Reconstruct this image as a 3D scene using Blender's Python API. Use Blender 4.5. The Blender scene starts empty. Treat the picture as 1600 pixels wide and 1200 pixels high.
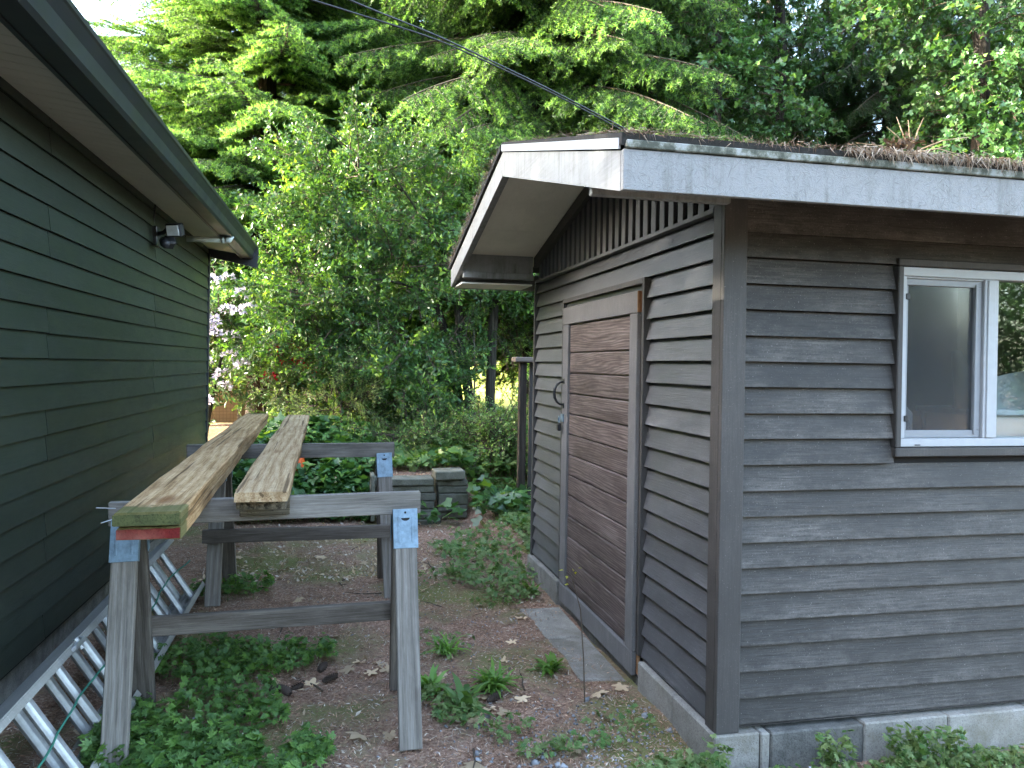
import bpy, bmesh, math, random
import numpy as np
from mathutils import Matrix, Vector

SC = bpy.context.scene
COL = SC.collection
rnd = random.Random(7)
RG = np.random.default_rng(11)
PI = math.pi

# ------------------------------------------------------------------ camera
cam_d = bpy.data.cameras.new('camera')
cam = bpy.data.objects.new('camera', cam_d); COL.objects.link(cam)
cam_d.sensor_width = 36; cam_d.lens = 28.01; cam_d.shift_y = -22/1600
cam_d.clip_start = .05; cam_d.clip_end = 600
RW = [[0.9758332312, 0.0146318667, 0.2180261758], [-0.2179182673, -0.0086226653, 0.9759289310], [0.0161596288, -0.9998557687, -0.0052257322]]
m = Matrix.Identity(4)
for i in range(3):
    m[i][0] = RW[i][0]; m[i][1] = -RW[i][1]; m[i][2] = -RW[i][2]
m[2][3] = 1.5
cam.matrix_world = m
SC.camera = cam

# ------------------------------------------------------------------ sky, sun, exposure
SUN_EL, SUN_AZ = math.radians(22), math.radians(-84)      # azimuth from +Y towards +X
world = bpy.data.worlds.new('World'); SC.world = world; world.use_nodes = True
wn = world.node_tree; wn.nodes.clear()
sky = wn.nodes.new('ShaderNodeTexSky'); sky.sky_type = 'NISHITA'; sky.sun_disc = False
sky.sun_elevation = SUN_EL; sky.sun_rotation = SUN_AZ; sky.air_density = 1.0; sky.dust_density = 2.4; sky.ozone_density = .1
bg = wn.nodes.new('ShaderNodeBackground'); bg.inputs['Strength'].default_value = .15
wo = wn.nodes.new('ShaderNodeOutputWorld')
wn.links.new(sky.outputs[0], bg.inputs[0]); wn.links.new(bg.outputs[0], wo.inputs[0])
sd = bpy.data.lights.new('sun', 'SUN'); sd.energy = 2.9; sd.angle = math.radians(.5); sd.color = (1, .93, .80)
sun = bpy.data.objects.new('sun', sd); COL.objects.link(sun)
sdir = Vector((math.sin(SUN_AZ)*math.cos(SUN_EL), math.cos(SUN_AZ)*math.cos(SUN_EL), math.sin(SUN_EL)))
sun.rotation_euler = sdir.to_track_quat('Z', 'Y').to_euler()
SC.view_settings.view_transform = 'Standard'; SC.view_settings.look = 'None'
SC.view_settings.exposure = 4.0; SC.view_settings.gamma = 1; SC.view_settings.use_curve_mapping = False
SC.render.engine = 'CYCLES'
cy = SC.cycles
cy.use_denoising = True; cy.max_bounces = 6; cy.diffuse_bounces = 3; cy.glossy_bounces = 3
cy.transmission_bounces = 4; cy.transparent_max_bounces = 8; cy.caustics_reflective = False; cy.caustics_refractive = False
cy.use_adaptive_sampling = True; cy.adaptive_threshold = .02

# ------------------------------------------------------------------ object helpers
WM = {}
def setp(o, parent):
    o.parent = parent
    o.matrix_parent_inverse = WM[parent.name].inverted()

def link(o, parent=None, mat4=None):
    COL.objects.link(o)
    mw = mat4 if mat4 is not None else Matrix.Identity(4)
    o.matrix_basis = mw
    WM[o.name] = mw.copy()
    if parent is not None: setp(o, parent)
    return o

def tag(o, label=None, cat=None, group=None, kind=None):
    if label: o['label'] = label
    if cat: o['category'] = cat
    if group: o['group'] = group
    if kind: o['kind'] = kind
    return o

def thing(name, loc, label, cat, group=None):
    o = bpy.data.objects.new(name, None); o.empty_display_size = .1
    link(o, None, Matrix.Translation(loc))
    return tag(o, label, cat, group)

def inst(name, mesh, parent=None, mat4=None):
    return link(bpy.data.objects.new(name, mesh), parent, mat4)

def np_mesh(name, V, F, mats, MI=None, smooth=False):
    me = bpy.data.meshes.new(name)
    V = np.asarray(V, dtype=np.float32); F = np.asarray(F, dtype=np.int32)
    k = F.shape[1]
    me.vertices.add(len(V)); me.vertices.foreach_set('co', V.ravel())
    me.loops.add(F.size); me.loops.foreach_set('vertex_index', F.ravel())
    me.polygons.add(len(F)); me.polygons.foreach_set('loop_start', np.arange(0, F.size, k, dtype=np.int32))
    if MI is not None: me.polygons.foreach_set('material_index', np.asarray(MI, dtype=np.int32))
    if smooth: me.polygons.foreach_set('use_smooth', np.ones(len(F), dtype=bool))
    for mm in (mats if isinstance(mats, (list, tuple)) else [mats]): me.materials.append(mm)
    me.update(calc_edges=True)
    return me

class MB:
    """collects simple solids into one mesh"""
    def __init__(s): s.v = []; s.f = []; s.m = []
    def add(s, vs, fs, mi=0):
        b = len(s.v); s.v += [tuple(p) for p in vs]
        for f in fs: s.f.append([b+i for i in f]); s.m.append(mi)
    def box(s, x0, x1, y0, y1, z0, z1, mi=0, M=None):
        vs = [(x, y, z) for z in (z0, z1) for y in (y0, y1) for x in (x0, x1)]
        if M is not None: vs = [tuple(M @ Vector(p)) for p in vs]
        s.add(vs, [(0,2,3,1), (4,5,7,6), (0,1,5,4), (2,6,7,3), (0,4,6,2), (1,3,7,5)], mi); return s
    def prism(s, poly, ext, mi=0):
        n = len(poly); e = Vector(ext)
        vs = [Vector(p) for p in poly]; vs += [p+e for p in vs]
        fs = [tuple(range(n))[::-1], tuple(range(n, 2*n))] + [(i, (i+1) % n, n+(i+1) % n, n+i) for i in range(n)]
        s.add(vs, fs, mi); return s
    def tube(s, pts, rad, n=8, mi=0, cap=True):
        pts = [Vector(p) for p in pts]; N = len(pts)
        if not hasattr(rad, '__len__'): rad = [rad]*N
        vs = []
        ref = Vector((0, 0, 1))
        if abs((pts[-1]-pts[0]).normalized().z) > .9: ref = Vector((1, 0, 0))
        for i, p in enumerate(pts):
            d = (pts[min(i+1, N-1)]-pts[max(i-1, 0)]).normalized()
            a = d.cross(ref).normalized(); b = a.cross(d)
            for k in range(n):
                t = 2*PI*k/n
                vs.append(p+(a*math.cos(t)+b*math.sin(t))*rad[i])
        fs = [(i*n+k, i*n+(k+1) % n, (i+1)*n+(k+1) % n, (i+1)*n+k) for i in range(N-1) for k in range(n)]
        if cap: fs += [tuple(range(n))[::-1], tuple(range((N-1)*n, N*n))]
        s.add(vs, fs, mi); return s
    def mesh(s, name, mats, bevel=0, smooth=False, seg=1):
        me = bpy.data.meshes.new(name); me.from_pydata(s.v, [], s.f)
        me.polygons.foreach_set('material_index', s.m)
        for mm in (mats if isinstance(mats, (list, tuple)) else [mats]): me.materials.append(mm)
        bm = bmesh.new(); bm.from_mesh(me)
        bmesh.ops.recalc_face_normals(bm, faces=bm.faces)
        if bevel: bmesh.ops.bevel(bm, geom=list(bm.edges), offset=bevel, segments=seg, affect='EDGES', clamp_overlap=True)
        bm.to_mesh(me); bm.free()
        if smooth: me.polygons.foreach_set('use_smooth', [True]*len(me.polygons))
        me.update(); return me
    def obj(s, name, mats, parent=None, bevel=0, smooth=False, mat4=None, seg=1):
        return inst(name, s.mesh(name, mats, bevel, smooth, seg), parent, mat4)

def box(name, x0, x1, y0, y1, z0, z1, mat, parent=None, bevel=0):
    """box whose own origin is its centre, so that its grain is its own"""
    c = Vector(((x0+x1)/2, (y0+y1)/2, (z0+z1)/2)); a, b, d = (x1-x0)/2, (y1-y0)/2, (z1-z0)/2
    return MB().box(-a, a, -b, b, -d, d).obj(name, mat, parent, bevel, mat4=Matrix.Translation(c))

def frame(p0, p1, up=(0, 0, 1)):
    p0, p1 = Vector(p0), Vector(p1); x = (p1-p0).normalized(); u = Vector(up)
    y = u.cross(x).normalized(); z = x.cross(y)
    M = Matrix((x, y, z)).transposed().to_4x4(); M.translation = (p0+p1)/2
    return M

def beam(name, p0, p1, w, t, mat, parent=None, up=(0, 0, 1), bevel=.003, warp=0):
    """board from p0 to p1: grain along its own X, w across Y, t along its up"""
    L = (Vector(p1)-Vector(p0)).length/2
    if not warp:
        return MB().box(-L, L, -w/2, w/2, -t/2, t/2).obj(name, mat, parent, bevel, mat4=frame(p0, p1, up))
    b = MB(); n = 24; vs = []
    for i in range(n+1):
        x = -L+2*L*i/n; dz = warp*math.sin(i*.55+L)*.5; dy = warp*math.sin(i*.8+2*L)*.8
        e = .0 if 0 < i < n else .004
        for (y, z) in ((-w/2+e, -t/2), (w/2-e, -t/2), (w/2-e, t/2-.004), (w/2-.006-e, t/2), (-w/2+.006+e, t/2), (-w/2+e, t/2-.004)):
            j = rnd.uniform(-.0012, .0012)
            vs.append((x, y+dy+j, z+dz+j))
    fs = [(i*6+k, i*6+(k+1) % 6, (i+1)*6+(k+1) % 6, (i+1)*6+k) for i in range(n) for k in range(6)]
    fs += [tuple(range(6))[::-1], tuple(range(n*6, n*6+6))]
    b.add(vs, fs)
    return b.obj(name, mat, parent, 0, mat4=frame(p0, p1, up))

# ------------------------------------------------------------------ material helpers
class NT:
    def __init__(s, name):
        s.m = bpy.data.materials.new(name); s.m.use_nodes = True
        s.t = s.m.node_tree; s.t.nodes.clear()
        s.out = s.t.nodes.new('ShaderNodeOutputMaterial')
        s.b = s.t.nodes.new('ShaderNodeBsdfPrincipled')
        s.t.links.new(s.b.outputs[0], s.out.inputs[0])
        s._co = None
    def n(s, typ, **kw):
        nd = s.t.nodes.new('ShaderNode'+typ)
        for k, v in kw.items():
            if k.startswith('_'): setattr(nd, k[1:], v)
            else:
                key = int(k[1:]) if k[0] == 'i' and k[1:].isdigit() else k.replace('__', ' ')
                if hasattr(v, 'is_output'): s.t.links.new(v, nd.inputs[key])
                else: nd.inputs[key].default_value = v
        return nd
    def co(s, scale=(1, 1, 1), obj=True):
        """object coordinates, shifted by a random amount for every object"""
        if s._co is None:
            tc = s.n('TexCoord'); oi = s.n('ObjectInfo')
            mu = s.n('VectorMath', _operation='SCALE', i0=(37.1, 23.7, 51.3)); s.t.links.new(oi.outputs['Random'], mu.inputs['Scale'])
            ad = s.n('VectorMath', _operation='ADD', i0=tc.outputs['Object'], i1=mu.outputs[0])
            s._co = ad.outputs[0]; s.rand = oi.outputs['Random']; s.plain = tc.outputs['Object']
        return s.n('VectorMath', _operation='MULTIPLY', i0=s._co, i1=scale).outputs[0]
    def noise(s, vec, scale=5, detail=5, rough=.55, dist=0):
        return s.n('TexNoise', Vector=vec, Scale=scale, Detail=detail, Roughness=rough, Distortion=dist).outputs['Fac']
    def ramp(s, fac, stops):
        r = s.n('ValToRGB', Fac=fac); e = r.color_ramp.elements
        while len(e) < len(stops): e.new(.5)
        for el, (p, c) in zip(e, stops):
            el.position = p; el.color = (c, c, c, 1) if not hasattr(c, '__len__') else (*c, 1)
        return r.outputs[0]
    def mix(s, fac, a, b, mode='MIX'):
        nd = s.n('Mix', _data_type='RGBA', _blend_type=mode)
        for i, v in ((0, fac), (6, a), (7, b)):
            if hasattr(v, 'is_output'): s.t.links.new(v, nd.inputs[i])
            elif i: nd.inputs[i].default_value = (*v, 1)
            else: nd.inputs[i].default_value = v
        return nd.outputs[2]
    def math(s, op, a, b=0.0, clamp=False):
        return s.n('Math', _operation=op, _use_clamp=clamp, i0=a, i1=b).outputs[0]
    def fin(s, color, rough=.7, bump=None, strength=.3, dist=.01, spec=.3, metal=0):
        for k, v in (('Base Color', color), ('Roughness', rough), ('Metallic', metal), ('Specular IOR Level', spec)):
            if hasattr(v, 'is_output'): s.t.links.new(v, s.b.inputs[k])
            elif k == 'Base Color': s.b.inputs[k].default_value = (*v, 1)
            else: s.b.inputs[k].default_value = v
        if bump is not None:
            bp = s.n('Bump', Height=bump, Strength=strength, Distance=dist)
            s.t.links.new(bp.outputs[0], s.b.inputs['Normal'])
        return s.m

def wood(name, dark, mid, light, axis=0, fine=90, rings=14, rough=.75, strength=.5, knots=False, bump=.004, moss=None, vary=.25):
    t = NT(name)
    st = [1, 1, 1]; st[axis] = .035
    st2 = [1, 1, 1]; st2[axis] = .12
    big = t.noise(t.co(tuple(st2)), 9, 3, .5)
    g = t.noise(t.co(tuple(st)), fine, 6, .65, .4)
    dv = t.n('VectorMath', _operation='ADD', i0=t.co(tuple(st2)), i1=(0, 0, 0)); 
    dn = t.n('TexNoise', Vector=t.co(tuple(st2)), Scale=3.5, Detail=3)
    sc = t.n('VectorMath', _operation='SCALE', i0=dn.outputs['Color']); sc.inputs['Scale'].default_value = .22
    ad = t.n('VectorMath', _operation='ADD', i0=dv.outputs[0], i1=sc.outputs[0])
    w = t.n('TexWave', _wave_type='BANDS', _bands_direction='YZX'[axis], Vector=ad.outputs[0], Scale=rings, Distortion=2.5, Detail=2).outputs['Fac']
    s = t.math('ADD', t.math('MULTIPLY', g, .75), t.math('ADD', t.math('MULTIPLY', w, .14), t.math('MULTIPLY', big, .2)))
    c = t.ramp(s, [(.38, dark), (.54, mid), (.74, light)])
    st3 = [1, 1, 1]; st3[axis] = .014
    ln = t.noise(t.co(tuple(st3)), fine*1.9, 3, .6)
    c = t.mix(t.ramp(ln, [(.30, .55), (.40, 0)]), c, tuple(k*.45 for k in dark))
    sp = t.noise(t.co(tuple([.3 if i == axis else 1 for i in range(3)])), 260, 2, .6)
    c = t.mix(t.ramp(sp, [(.62, 0), (.74, .22)]), c, tuple(min(1, k*1.2) for k in light))
    bs = t.noise(t.co(tuple([.4 if i == axis else 1 for i in range(3)])), 7, 5, .7)
    c = t.mix(t.ramp(bs, [(.48, 0), (.68, .55)]), c, tuple(k*.8 for k in dark))
    if knots:
        sk = [1, 1, .03]; sk[axis] = .35
        v = t.n('TexVoronoi', Vector=t.co(tuple(sk)), Scale=5.2).outputs['Distance']
        kf = t.ramp(v, [(.0, 1), (.10, .75), (.2, 0)])
        c = t.mix(t.math('MULTIPLY', kf, .8), c, (dark[0]*.7, dark[1]*.5, dark[2]*.4))
        cr = t.noise(t.co(tuple([.02 if i == axis else 1 for i in range(3)])), 38, 2, .4)
        c = t.mix(t.ramp(cr, [(.62, 0), (.66, .8)]), c, (dark[0]*.3, dark[1]*.28, dark[2]*.26))
        bl = t.noise(t.co((1, 1, 1)), 55, 4, .7)
        c = t.mix(t.ramp(bl, [(.57, 0), (.68, .6)]), c, (dark[0]*.45, dark[1]*.42, dark[2]*.4))
    if moss is not None:
        mn = t.noise(t.co((1, 1, 1)), 16, 5, .7)
        gr = t.n('SeparateXYZ', Vector=t.plain).outputs[0]
        e = t.math('SUBTRACT', t.math('MULTIPLY', t.math('ABSOLUTE', gr), 1.0), moss[0])
        f = t.math('ADD', t.math('MULTIPLY', e, moss[1]), t.math('SUBTRACT', mn, .62))
        c = t.mix(t.ramp(f, [(.0, 0), (.18, .8)]), c, moss[2])
    h = t.math('SUBTRACT', t.math('MULTIPLY', t.rand, vary), vary*.5)
    br = t.n('HueSaturation', Color=c, Value=t.math('ADD', h, 1.0)).outputs[0]
    return t.fin(br, rough, s, strength, bump, .2)

def paint(name, base, worn, axis=1, rough=.55, amount=.5, strength=.25, vary=.16, dirt=None, spec=.35, edge=0, drip=0):
    """old paint: streaked wear along the grain, specks, more worn colour towards the lower edge of a board, drip stains"""
    t = NT(name); st = [1, 1, 1]; st[axis] = .05
    g = t.noise(t.co(tuple(st)), 130, 5, .65)
    sm = t.noise(t.co(tuple([.35 if i == axis else 1 for i in range(3)])), 6, 6, .75)
    sp = t.noise(t.co((1, 1, 1)), 170, 3, .65)
    f = t.math('MULTIPLY', t.ramp(sm, [(.40, 0), (.64, 1)]), t.ramp(t.math('ADD', g, t.math('MULTIPLY', sp, .5)), [(.58, 0), (.92, amount)]))
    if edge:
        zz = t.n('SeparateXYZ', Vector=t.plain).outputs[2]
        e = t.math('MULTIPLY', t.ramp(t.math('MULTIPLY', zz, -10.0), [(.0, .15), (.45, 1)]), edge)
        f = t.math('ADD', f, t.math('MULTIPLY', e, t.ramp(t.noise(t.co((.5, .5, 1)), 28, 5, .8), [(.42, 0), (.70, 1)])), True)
    c = t.mix(f, base, worn)
    big = t.noise(t.co((1, 1, 1)), 2.2, 4, .6)
    c = t.mix(t.ramp(big, [(.4, 0), (.65, .45)]), c, tuple(k*.72 for k in base))
    c = t.mix(t.ramp(sp, [(.66, 0), (.71, amount)]), c, tuple(min(1, w*1.7) for w in worn))
    if drip:
        dn = t.noise(t.co((1, 1, .06)), 26, 5, .7); pl = t.noise(t.co((1, 1, 1)), 5, 5, .75)
        k = t.math('MULTIPLY', t.ramp(dn, [(.46, 0), (.66, 1)]), t.ramp(pl, [(.38, 0), (.62, drip)]))
        c = t.mix(k, c, (.085, .080, .066))
        fl = t.noise(t.co((1, 1, 1)), 46, 4, .75)
        c = t.mix(t.ramp(fl, [(.64, 0), (.69, .7)]), c, (.17, .16, .145))
    if dirt: c = t.mix(t.ramp(t.noise(t.co((1, 1, 1)), 4, 5, .7), [(.5, 0), (.7, .6)]), c, dirt)
    h = t.math('SUBTRACT', t.math('MULTIPLY', t.rand, vary), vary*.5)
    c = t.n('HueSaturation', Color=c, Value=t.math('ADD', h, 1.0)).outputs[0]
    r = t.math('ADD', t.math('MULTIPLY', f, .25), rough)
    return t.fin(c, r, t.math('ADD', g, t.math('MULTIPLY', sm, .4)), strength, .004, spec)

def leafm(name, a, b, trans, rough=.45, tw=.4, spec=.4, scale=1.3, vary=.5):
    """leaf: a to b by place and by object, light passing through"""
    t = NT(name)
    n = t.noise(t.co((1, 1, 1)), scale*3, 3, .6)
    geo = t.n('NewGeometry')
    r = t.math('ADD', t.math('MULTIPLY', geo.outputs['Random Per Island'], .6), t.math('MULTIPLY', n, .5))
    c = t.mix(t.ramp(r, [(.2, 0), (.85, 1)]), a, b)
    h = t.math('SUBTRACT', t.math('MULTIPLY', t.rand, vary), vary*.5)
    c = t.n('HueSaturation', Color=c, Value=t.math('ADD', h, 1.0)).outputs[0]
    t.fin(c, rough, spec=spec)
    tr = t.n('BsdfTranslucent'); 
    t.t.links.new(t.mix(1.0, c, trans, 'MULTIPLY'), tr.inputs[0])
    mx = t.n('MixShader', Fac=tw); t.t.links.new(t.b.outputs[0], mx.inputs[1]); t.t.links.new(tr.outputs[0], mx.inputs[2])
    t.t.links.new(mx.outputs[0], t.out.inputs[0])
    return t.m

def plain(name, color, rough=.6, metal=0, n=.15, scale=25, spec=.4, strength=.1):
    t = NT(name); f = t.noise(t.co((1, 1, 1)), scale, 5, .65)
    c = t.mix(t.ramp(f, [(.3, 0), (.75, 1)]), tuple(k*(1-n) for k in color), tuple(min(1, k*(1+n)) for k in color))
    return t.fin(c, t.math('ADD', t.math('MULTIPLY', f, .2), rough-.1), f, strength, .002, spec, metal)

M = {}
M['shed_front'] = paint('shed charcoal siding lit tone', (.060, .060, .063), (.155, .155, .158), 1, .38, .7, .4, .26, edge=.35)  # base lightened: the door wall's stronger sky light is put into the colour
M['shed_side'] = paint('shed weathered siding shade tone', (.027, .0235, .0205), (.118, .108, .097), 0, .55, 1.0, .6, .34, edge=.65)  # same siding, base darkened for this wall's weaker light; the scuffs are wear
M['shed_trim'] = paint('shed trim paint', (.046, .042, .039), (.11, .10, .09), 2, .6, .55, .35)
M['slat'] = paint('vent slat paint', (.075, .075, .082), (.15, .15, .155), 2, .55, .4)
M['frame_wood'] = paint('door frame rough wood', (.125, .121, .117), (.23, .222, .215), 2, .8, .7, .7)
M['door_wood'] = wood('door stained plank', (.040, .029, .026), (.095, .071, .065), (.185, .152, .142), 1, 110, 26, .55, .5, vary=.3)
M['raw_wood'] = wood('raw cedar edge', (.16, .07, .03), (.30, .15, .07), (.42, .26, .14), 2, 80)
M['white'] = paint('weathered white trim', (.27, .272, .27), (.165, .162, .155), 1, .55, .7, .3, .06, drip=.75)
M['soffit'] = paint('white soffit panel', (.80, .76, .67), (.55, .52, .45), 1, .7, .5, .2, .05)
M['house_soffit'] = paint('house soffit panel', (.50, .50, .46), (.40, .40, .36), 1, .6, .3, .2, .03)
M['house'] = paint('house green black siding', (.020, .0265, .019), (.042, .048, .038), 1, .42, .5, .25, .30, edge=.25)
M['gutter'] = plain('black gutter paint', (.013, .015, .019), .38, 0, .2, 6, .5)
M['black'] = plain('black paint', (.014, .015, .018), .45, 0, .2)
M['dark'] = plain('dark sheathing', (.012, .011, .011), .9)
M['concrete'] = None
M['galv'] = plain('galvanized blue steel', (.155, .225, .28), .45, .25, .38, 26, .5)
M['alu'] = plain('aluminium rung', (.42, .43, .43), .48, .7, .18, 40, .5, .2)
M['alu_dull'] = paint('oxidised aluminium rail', (.25, .245, .22), (.40, .39, .36), 1, .6, .7, .3)
M['vinyl'] = plain('white vinyl', (.35, .36, .375), .38, 0, .05, 30)
M['vinyl_grey'] = plain('grey vinyl sash', (.22, .23, .245), .4, 0, .06, 30)
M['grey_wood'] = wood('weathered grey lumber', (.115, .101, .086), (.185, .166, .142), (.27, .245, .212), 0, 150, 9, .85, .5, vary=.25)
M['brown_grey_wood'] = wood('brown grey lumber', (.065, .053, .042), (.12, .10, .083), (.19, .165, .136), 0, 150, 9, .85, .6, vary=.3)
M['plank'] = wood('old tan plank', (.23, .125, .052), (.43, .275, .135), (.58, .41, .235), 0, 150, 7, .8, .7, True, moss=(2.22, 5.0, (.06, .075, .022)))
M['plank_pale'] = wood('pale tan plank', (.25, .150, .072), (.42, .285, .155), (.56, .425, .265), 0, 150, 7, .8, .7, True)
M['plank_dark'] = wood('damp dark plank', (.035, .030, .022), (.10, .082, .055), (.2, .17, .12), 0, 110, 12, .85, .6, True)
M['red_end'] = paint('red painted board end', (.17, .022, .020), (.30, .12, .09), 1, .7, .8, .6)
M['moss_end'] = paint('mossy board end', (.040, .042, .020), (.17, .18, .055), 1, .9, .9, .8)
M['bark'] = wood('grey bark', (.030, .026, .022), (.085, .075, .062), (.17, .155, .13), 2, 40, 9, .9, .9, bump=.012)
M['bark_dark'] = wood('dark bark', (.014, .011, .009), (.028, .023, .018), (.055, .046, .036), 2, 40, 9, .9, .9, bump=.012)
M['bark_mid'] = wood('mossy brown bark', (.018, .015, .012), (.045, .039, .031), (.095, .085, .066), 2, 40, 9, .9, .9, bump=.012)
M['roofing'] = plain('asphalt roofing', (.035, .034, .032), .95, 0, .4, 60, .2, .5)
M['cable'] = plain('black cable', (.012, .012, .013), .5)
M['rope'] = plain('green rope', (.03, .16, .11), .8)
M['orange'] = plain('orange cone plastic', (.75, .12, .02), .45)
M['lens'] = plain('floodlight lens', (.55, .58, .60), .3)
M['pipe'] = plain('pale downspout', (.42, .47, .45), .4)

def block_mat(name, a, b, moss=(.09, .09, .05)):
    t = NT(name); f = t.noise(t.co((1, 1, 1)), 9, 6, .7); p = t.noise(t.co((1, 1, 1)), 130, 3, .7)
    c = t.mix(t.ramp(f, [(.3, 0), (.7, 1)]), a, b)
    c = t.mix(t.ramp(p, [(.35, .5), (.5, 0)]), c, tuple(k*.5 for k in a))
    d = t.noise(t.co((1, 1, 1)), 3, 5, .7)
    c = t.mix(t.ramp(d, [(.50, 0), (.70, .7)]), c, moss)
    h = t.math('SUBTRACT', t.math('MULTIPLY', t.rand, .4), .2)
    c = t.n('HueSaturation', Color=c, Value=t.math('ADD', h, 1.0)).outputs[0]
    return t.fin(c, .9, t.math('ADD', p, f), .6, .004, .2)
M['concrete'] = block_mat('concrete block', (.19, .18, .155), (.31, .298, .268), (.13, .11, .075))
M['concrete_dark'] = block_mat('damp stained block', (.06, .06, .055), (.17, .165, .15), (.07, .06, .045))
M['moss_end'] = block_mat('mossy board end', (.030, .034, .016), (.105, .112, .040), (.16, .15, .035))
M['red_end'] = block_mat('red painted board end', (.10, .010, .010), (.22, .032, .028), (.28, .12, .09))
M['slabstone'] = block_mat('mossy concrete slab', (.085, .085, .062), (.175, .172, .14), (.055, .062, .028))
M['paver'] = block_mat('worn concrete paving', (.165, .150, .125), (.27, .25, .215), (.10, .085, .06))

def osb_mat():
    t = NT('white painted strand board')
    cs = []
    for k, (rx, rz) in enumerate(((.5, .2), (-.6, 1.1), (1.2, 2.3), (-1.25, .7), (.1, 3.1), (-.25, 4.2), (.85, 5.3), (-.95, 6.1))):
        vr = t.n('VectorRotate', _rotation_type='Y_AXIS', Vector=t.co((1, 1, 1)), Angle=rx)
        v2 = t.n('VectorMath', _operation='MULTIPLY', i0=vr.outputs[0], i1=(26, 30, 170)); v3 = t.n('VectorMath', _operation='ADD', i0=v2.outputs[0], i1=(k*3.1, rz*9, k*5.7))
        cs.append(t.n('TexNoise', Vector=v3.outputs[0], Scale=1.0, Detail=3, Roughness=.6).outputs['Fac'])
    a = t.math('MAXIMUM', cs[0], cs[1]); b = t.math('MAXIMUM', cs[2], cs[3]); h = t.math('MAXIMUM', t.math('MAXIMUM', a, b), t.math('MAXIMUM', t.math('MAXIMUM', cs[4], cs[5]), t.math('MAXIMUM', cs[6], cs[7])))
    w = t.noise(t.co((1, 1, 1)), 3.5, 4, .7); dn = t.noise(t.co((1, 1, .08)), 30, 5, .7)
    f = t.math('MULTIPLY', t.ramp(h, [(.60, 0), (.76, 1)]), t.ramp(w, [(.3, .25), (.7, .85)]))
    c = t.mix(f, (.235, .235, .232), (.095, .095, .09))
    c = t.mix(t.ramp(t.noise(t.co((1, 1, 1)), 12, 5, .8), [(.62, 0), (.75, .6)]), c, (.30, .29, .26))
    c = t.mix(t.math('MULTIPLY', t.ramp(dn, [(.48, 0), (.66, 1)]), t.ramp(w, [(.4, 0), (.62, .6)])), c, (.10, .095, .08))
    return t.fin(c, .65, h, .8, .008, .3)
M['osb'] = osb_mat()

def lichen_mat():
    t = NT('lichened white strip'); f = t.noise(t.co((1, 1, 1)), 22, 6, .75); g = t.noise(t.co((1, 1, 1)), 7, 4, .6)
    s = t.math('ADD', f, t.math('MULTIPLY', g, .6))
    c = t.ramp(s, [(.70, (.27, .28, .265)), (.80, (.15, .155, .125)), (.90, (.07, .075, .06))])
    return t.fin(c, .9, s, .6, .005, .2)
M['lichen'] = lichen_mat()

def glass_mat(name, tint, rough=.02, veil=0.0, refl=.22):
    t = NT(name)
    tr = t.n('BsdfTransparent'); tr.inputs[0].default_value = (*tint, 1)
    gl = t.n('BsdfGlossy'); gl.inputs['Roughness'].default_value = rough
    fr = t.n('Fresnel'); fr.inputs[0].default_value = 1.5
    fac = t.math('MULTIPLY', fr.outputs[0], refl)
    mx = t.n('MixShader', Fac=fac); t.t.links.new(tr.outputs[0], mx.inputs[1]); t.t.links.new(gl.outputs[0], mx.inputs[2])
    last = mx
    if veil:
        df = t.n('BsdfDiffuse'); df.inputs[0].default_value = (.13, .135, .14, 1)
        dn = t.noise(t.co((1, 1, 1)), 5, 4, .6)
        m2 = t.n('MixShader', Fac=t.math('MULTIPLY', t.ramp(dn, [(.2, .6), (.8, 1)]), veil)); t.t.links.new(mx.outputs[0], m2.inputs[1]); t.t.links.new(df.outputs[0], m2.inputs[2]); last = m2
    t.t.links.new(last.outputs[0], t.out.inputs[0])
    return t.m
M['glass'] = glass_mat('window glass', (.85, .88, .88))
M['screen_glass'] = glass_mat('screened window glass', (.62, .64, .66), .10, .26, .4)

# leaves
M['needle'] = leafm('fir needle', (.026, .066, .024), (.058, .118, .038), (1.2, 1.3, .45), .5, .45, vary=.5)
M['needle_new'] = leafm('new fir growth', (.135, .27, .070), (.22, .36, .10), (1.15, 1.25, .5), .5, .52, vary=.45)
M['needle_deep'] = leafm('dark fir needle', (.026, .060, .024), (.055, .11, .040), (1.0, 1.1, .45), .5, .3, vary=.4)
M['twig'] = plain('brown twig', (.075, .055, .038), .9)
M['dead_needle'] = leafm('dead brown needles', (.06, .038, .024), (.12, .078, .048), (1.1, .8, .5), .8, .3)
M['holly'] = leafm('glossy dark leaf', (.034, .085, .030), (.085, .17, .048), (1.3, 1.4, .35), .32, .40, .38, vary=.4)
M['holly_new'] = leafm('young leaf', (.13, .26, .050), (.21, .35, .07), (1.3, 1.2, .35), .35, .45, .5, vary=.4)
M['ivy'] = leafm('ivy leaf', (.032, .088, .030), (.080, .17, .048), (1.2, 1.3, .4), .3, .3, .5, vary=.4)
M['ivy_light'] = leafm('pale ivy leaf', (.10, .21, .05), (.17, .30, .07), (1.3, 1.2, .4), .35, .4, .5, vary=.4)
M['rhodo'] = leafm('rhododendron leaf', (.045, .095, .040), (.095, .165, .07), (1.1, 1.2, .5), .38, .25, .45)
M['petal_white'] = leafm('pale lilac petal', (.40, .36, .47), (.54, .51, .58), (1, 1, 1), .6, .3, .2)
M['petal_red'] = leafm('crimson petal', (.32, .012, .030), (.48, .02, .05), (1, .5, .5), .6, .3, .2)
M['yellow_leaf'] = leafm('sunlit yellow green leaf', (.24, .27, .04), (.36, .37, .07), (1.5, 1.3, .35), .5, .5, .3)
M['cover'] = leafm('groundcover leaf', (.065, .155, .040), (.14, .25, .065), (1.2, 1.2, .4), .45, .35, .4, 3)
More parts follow.
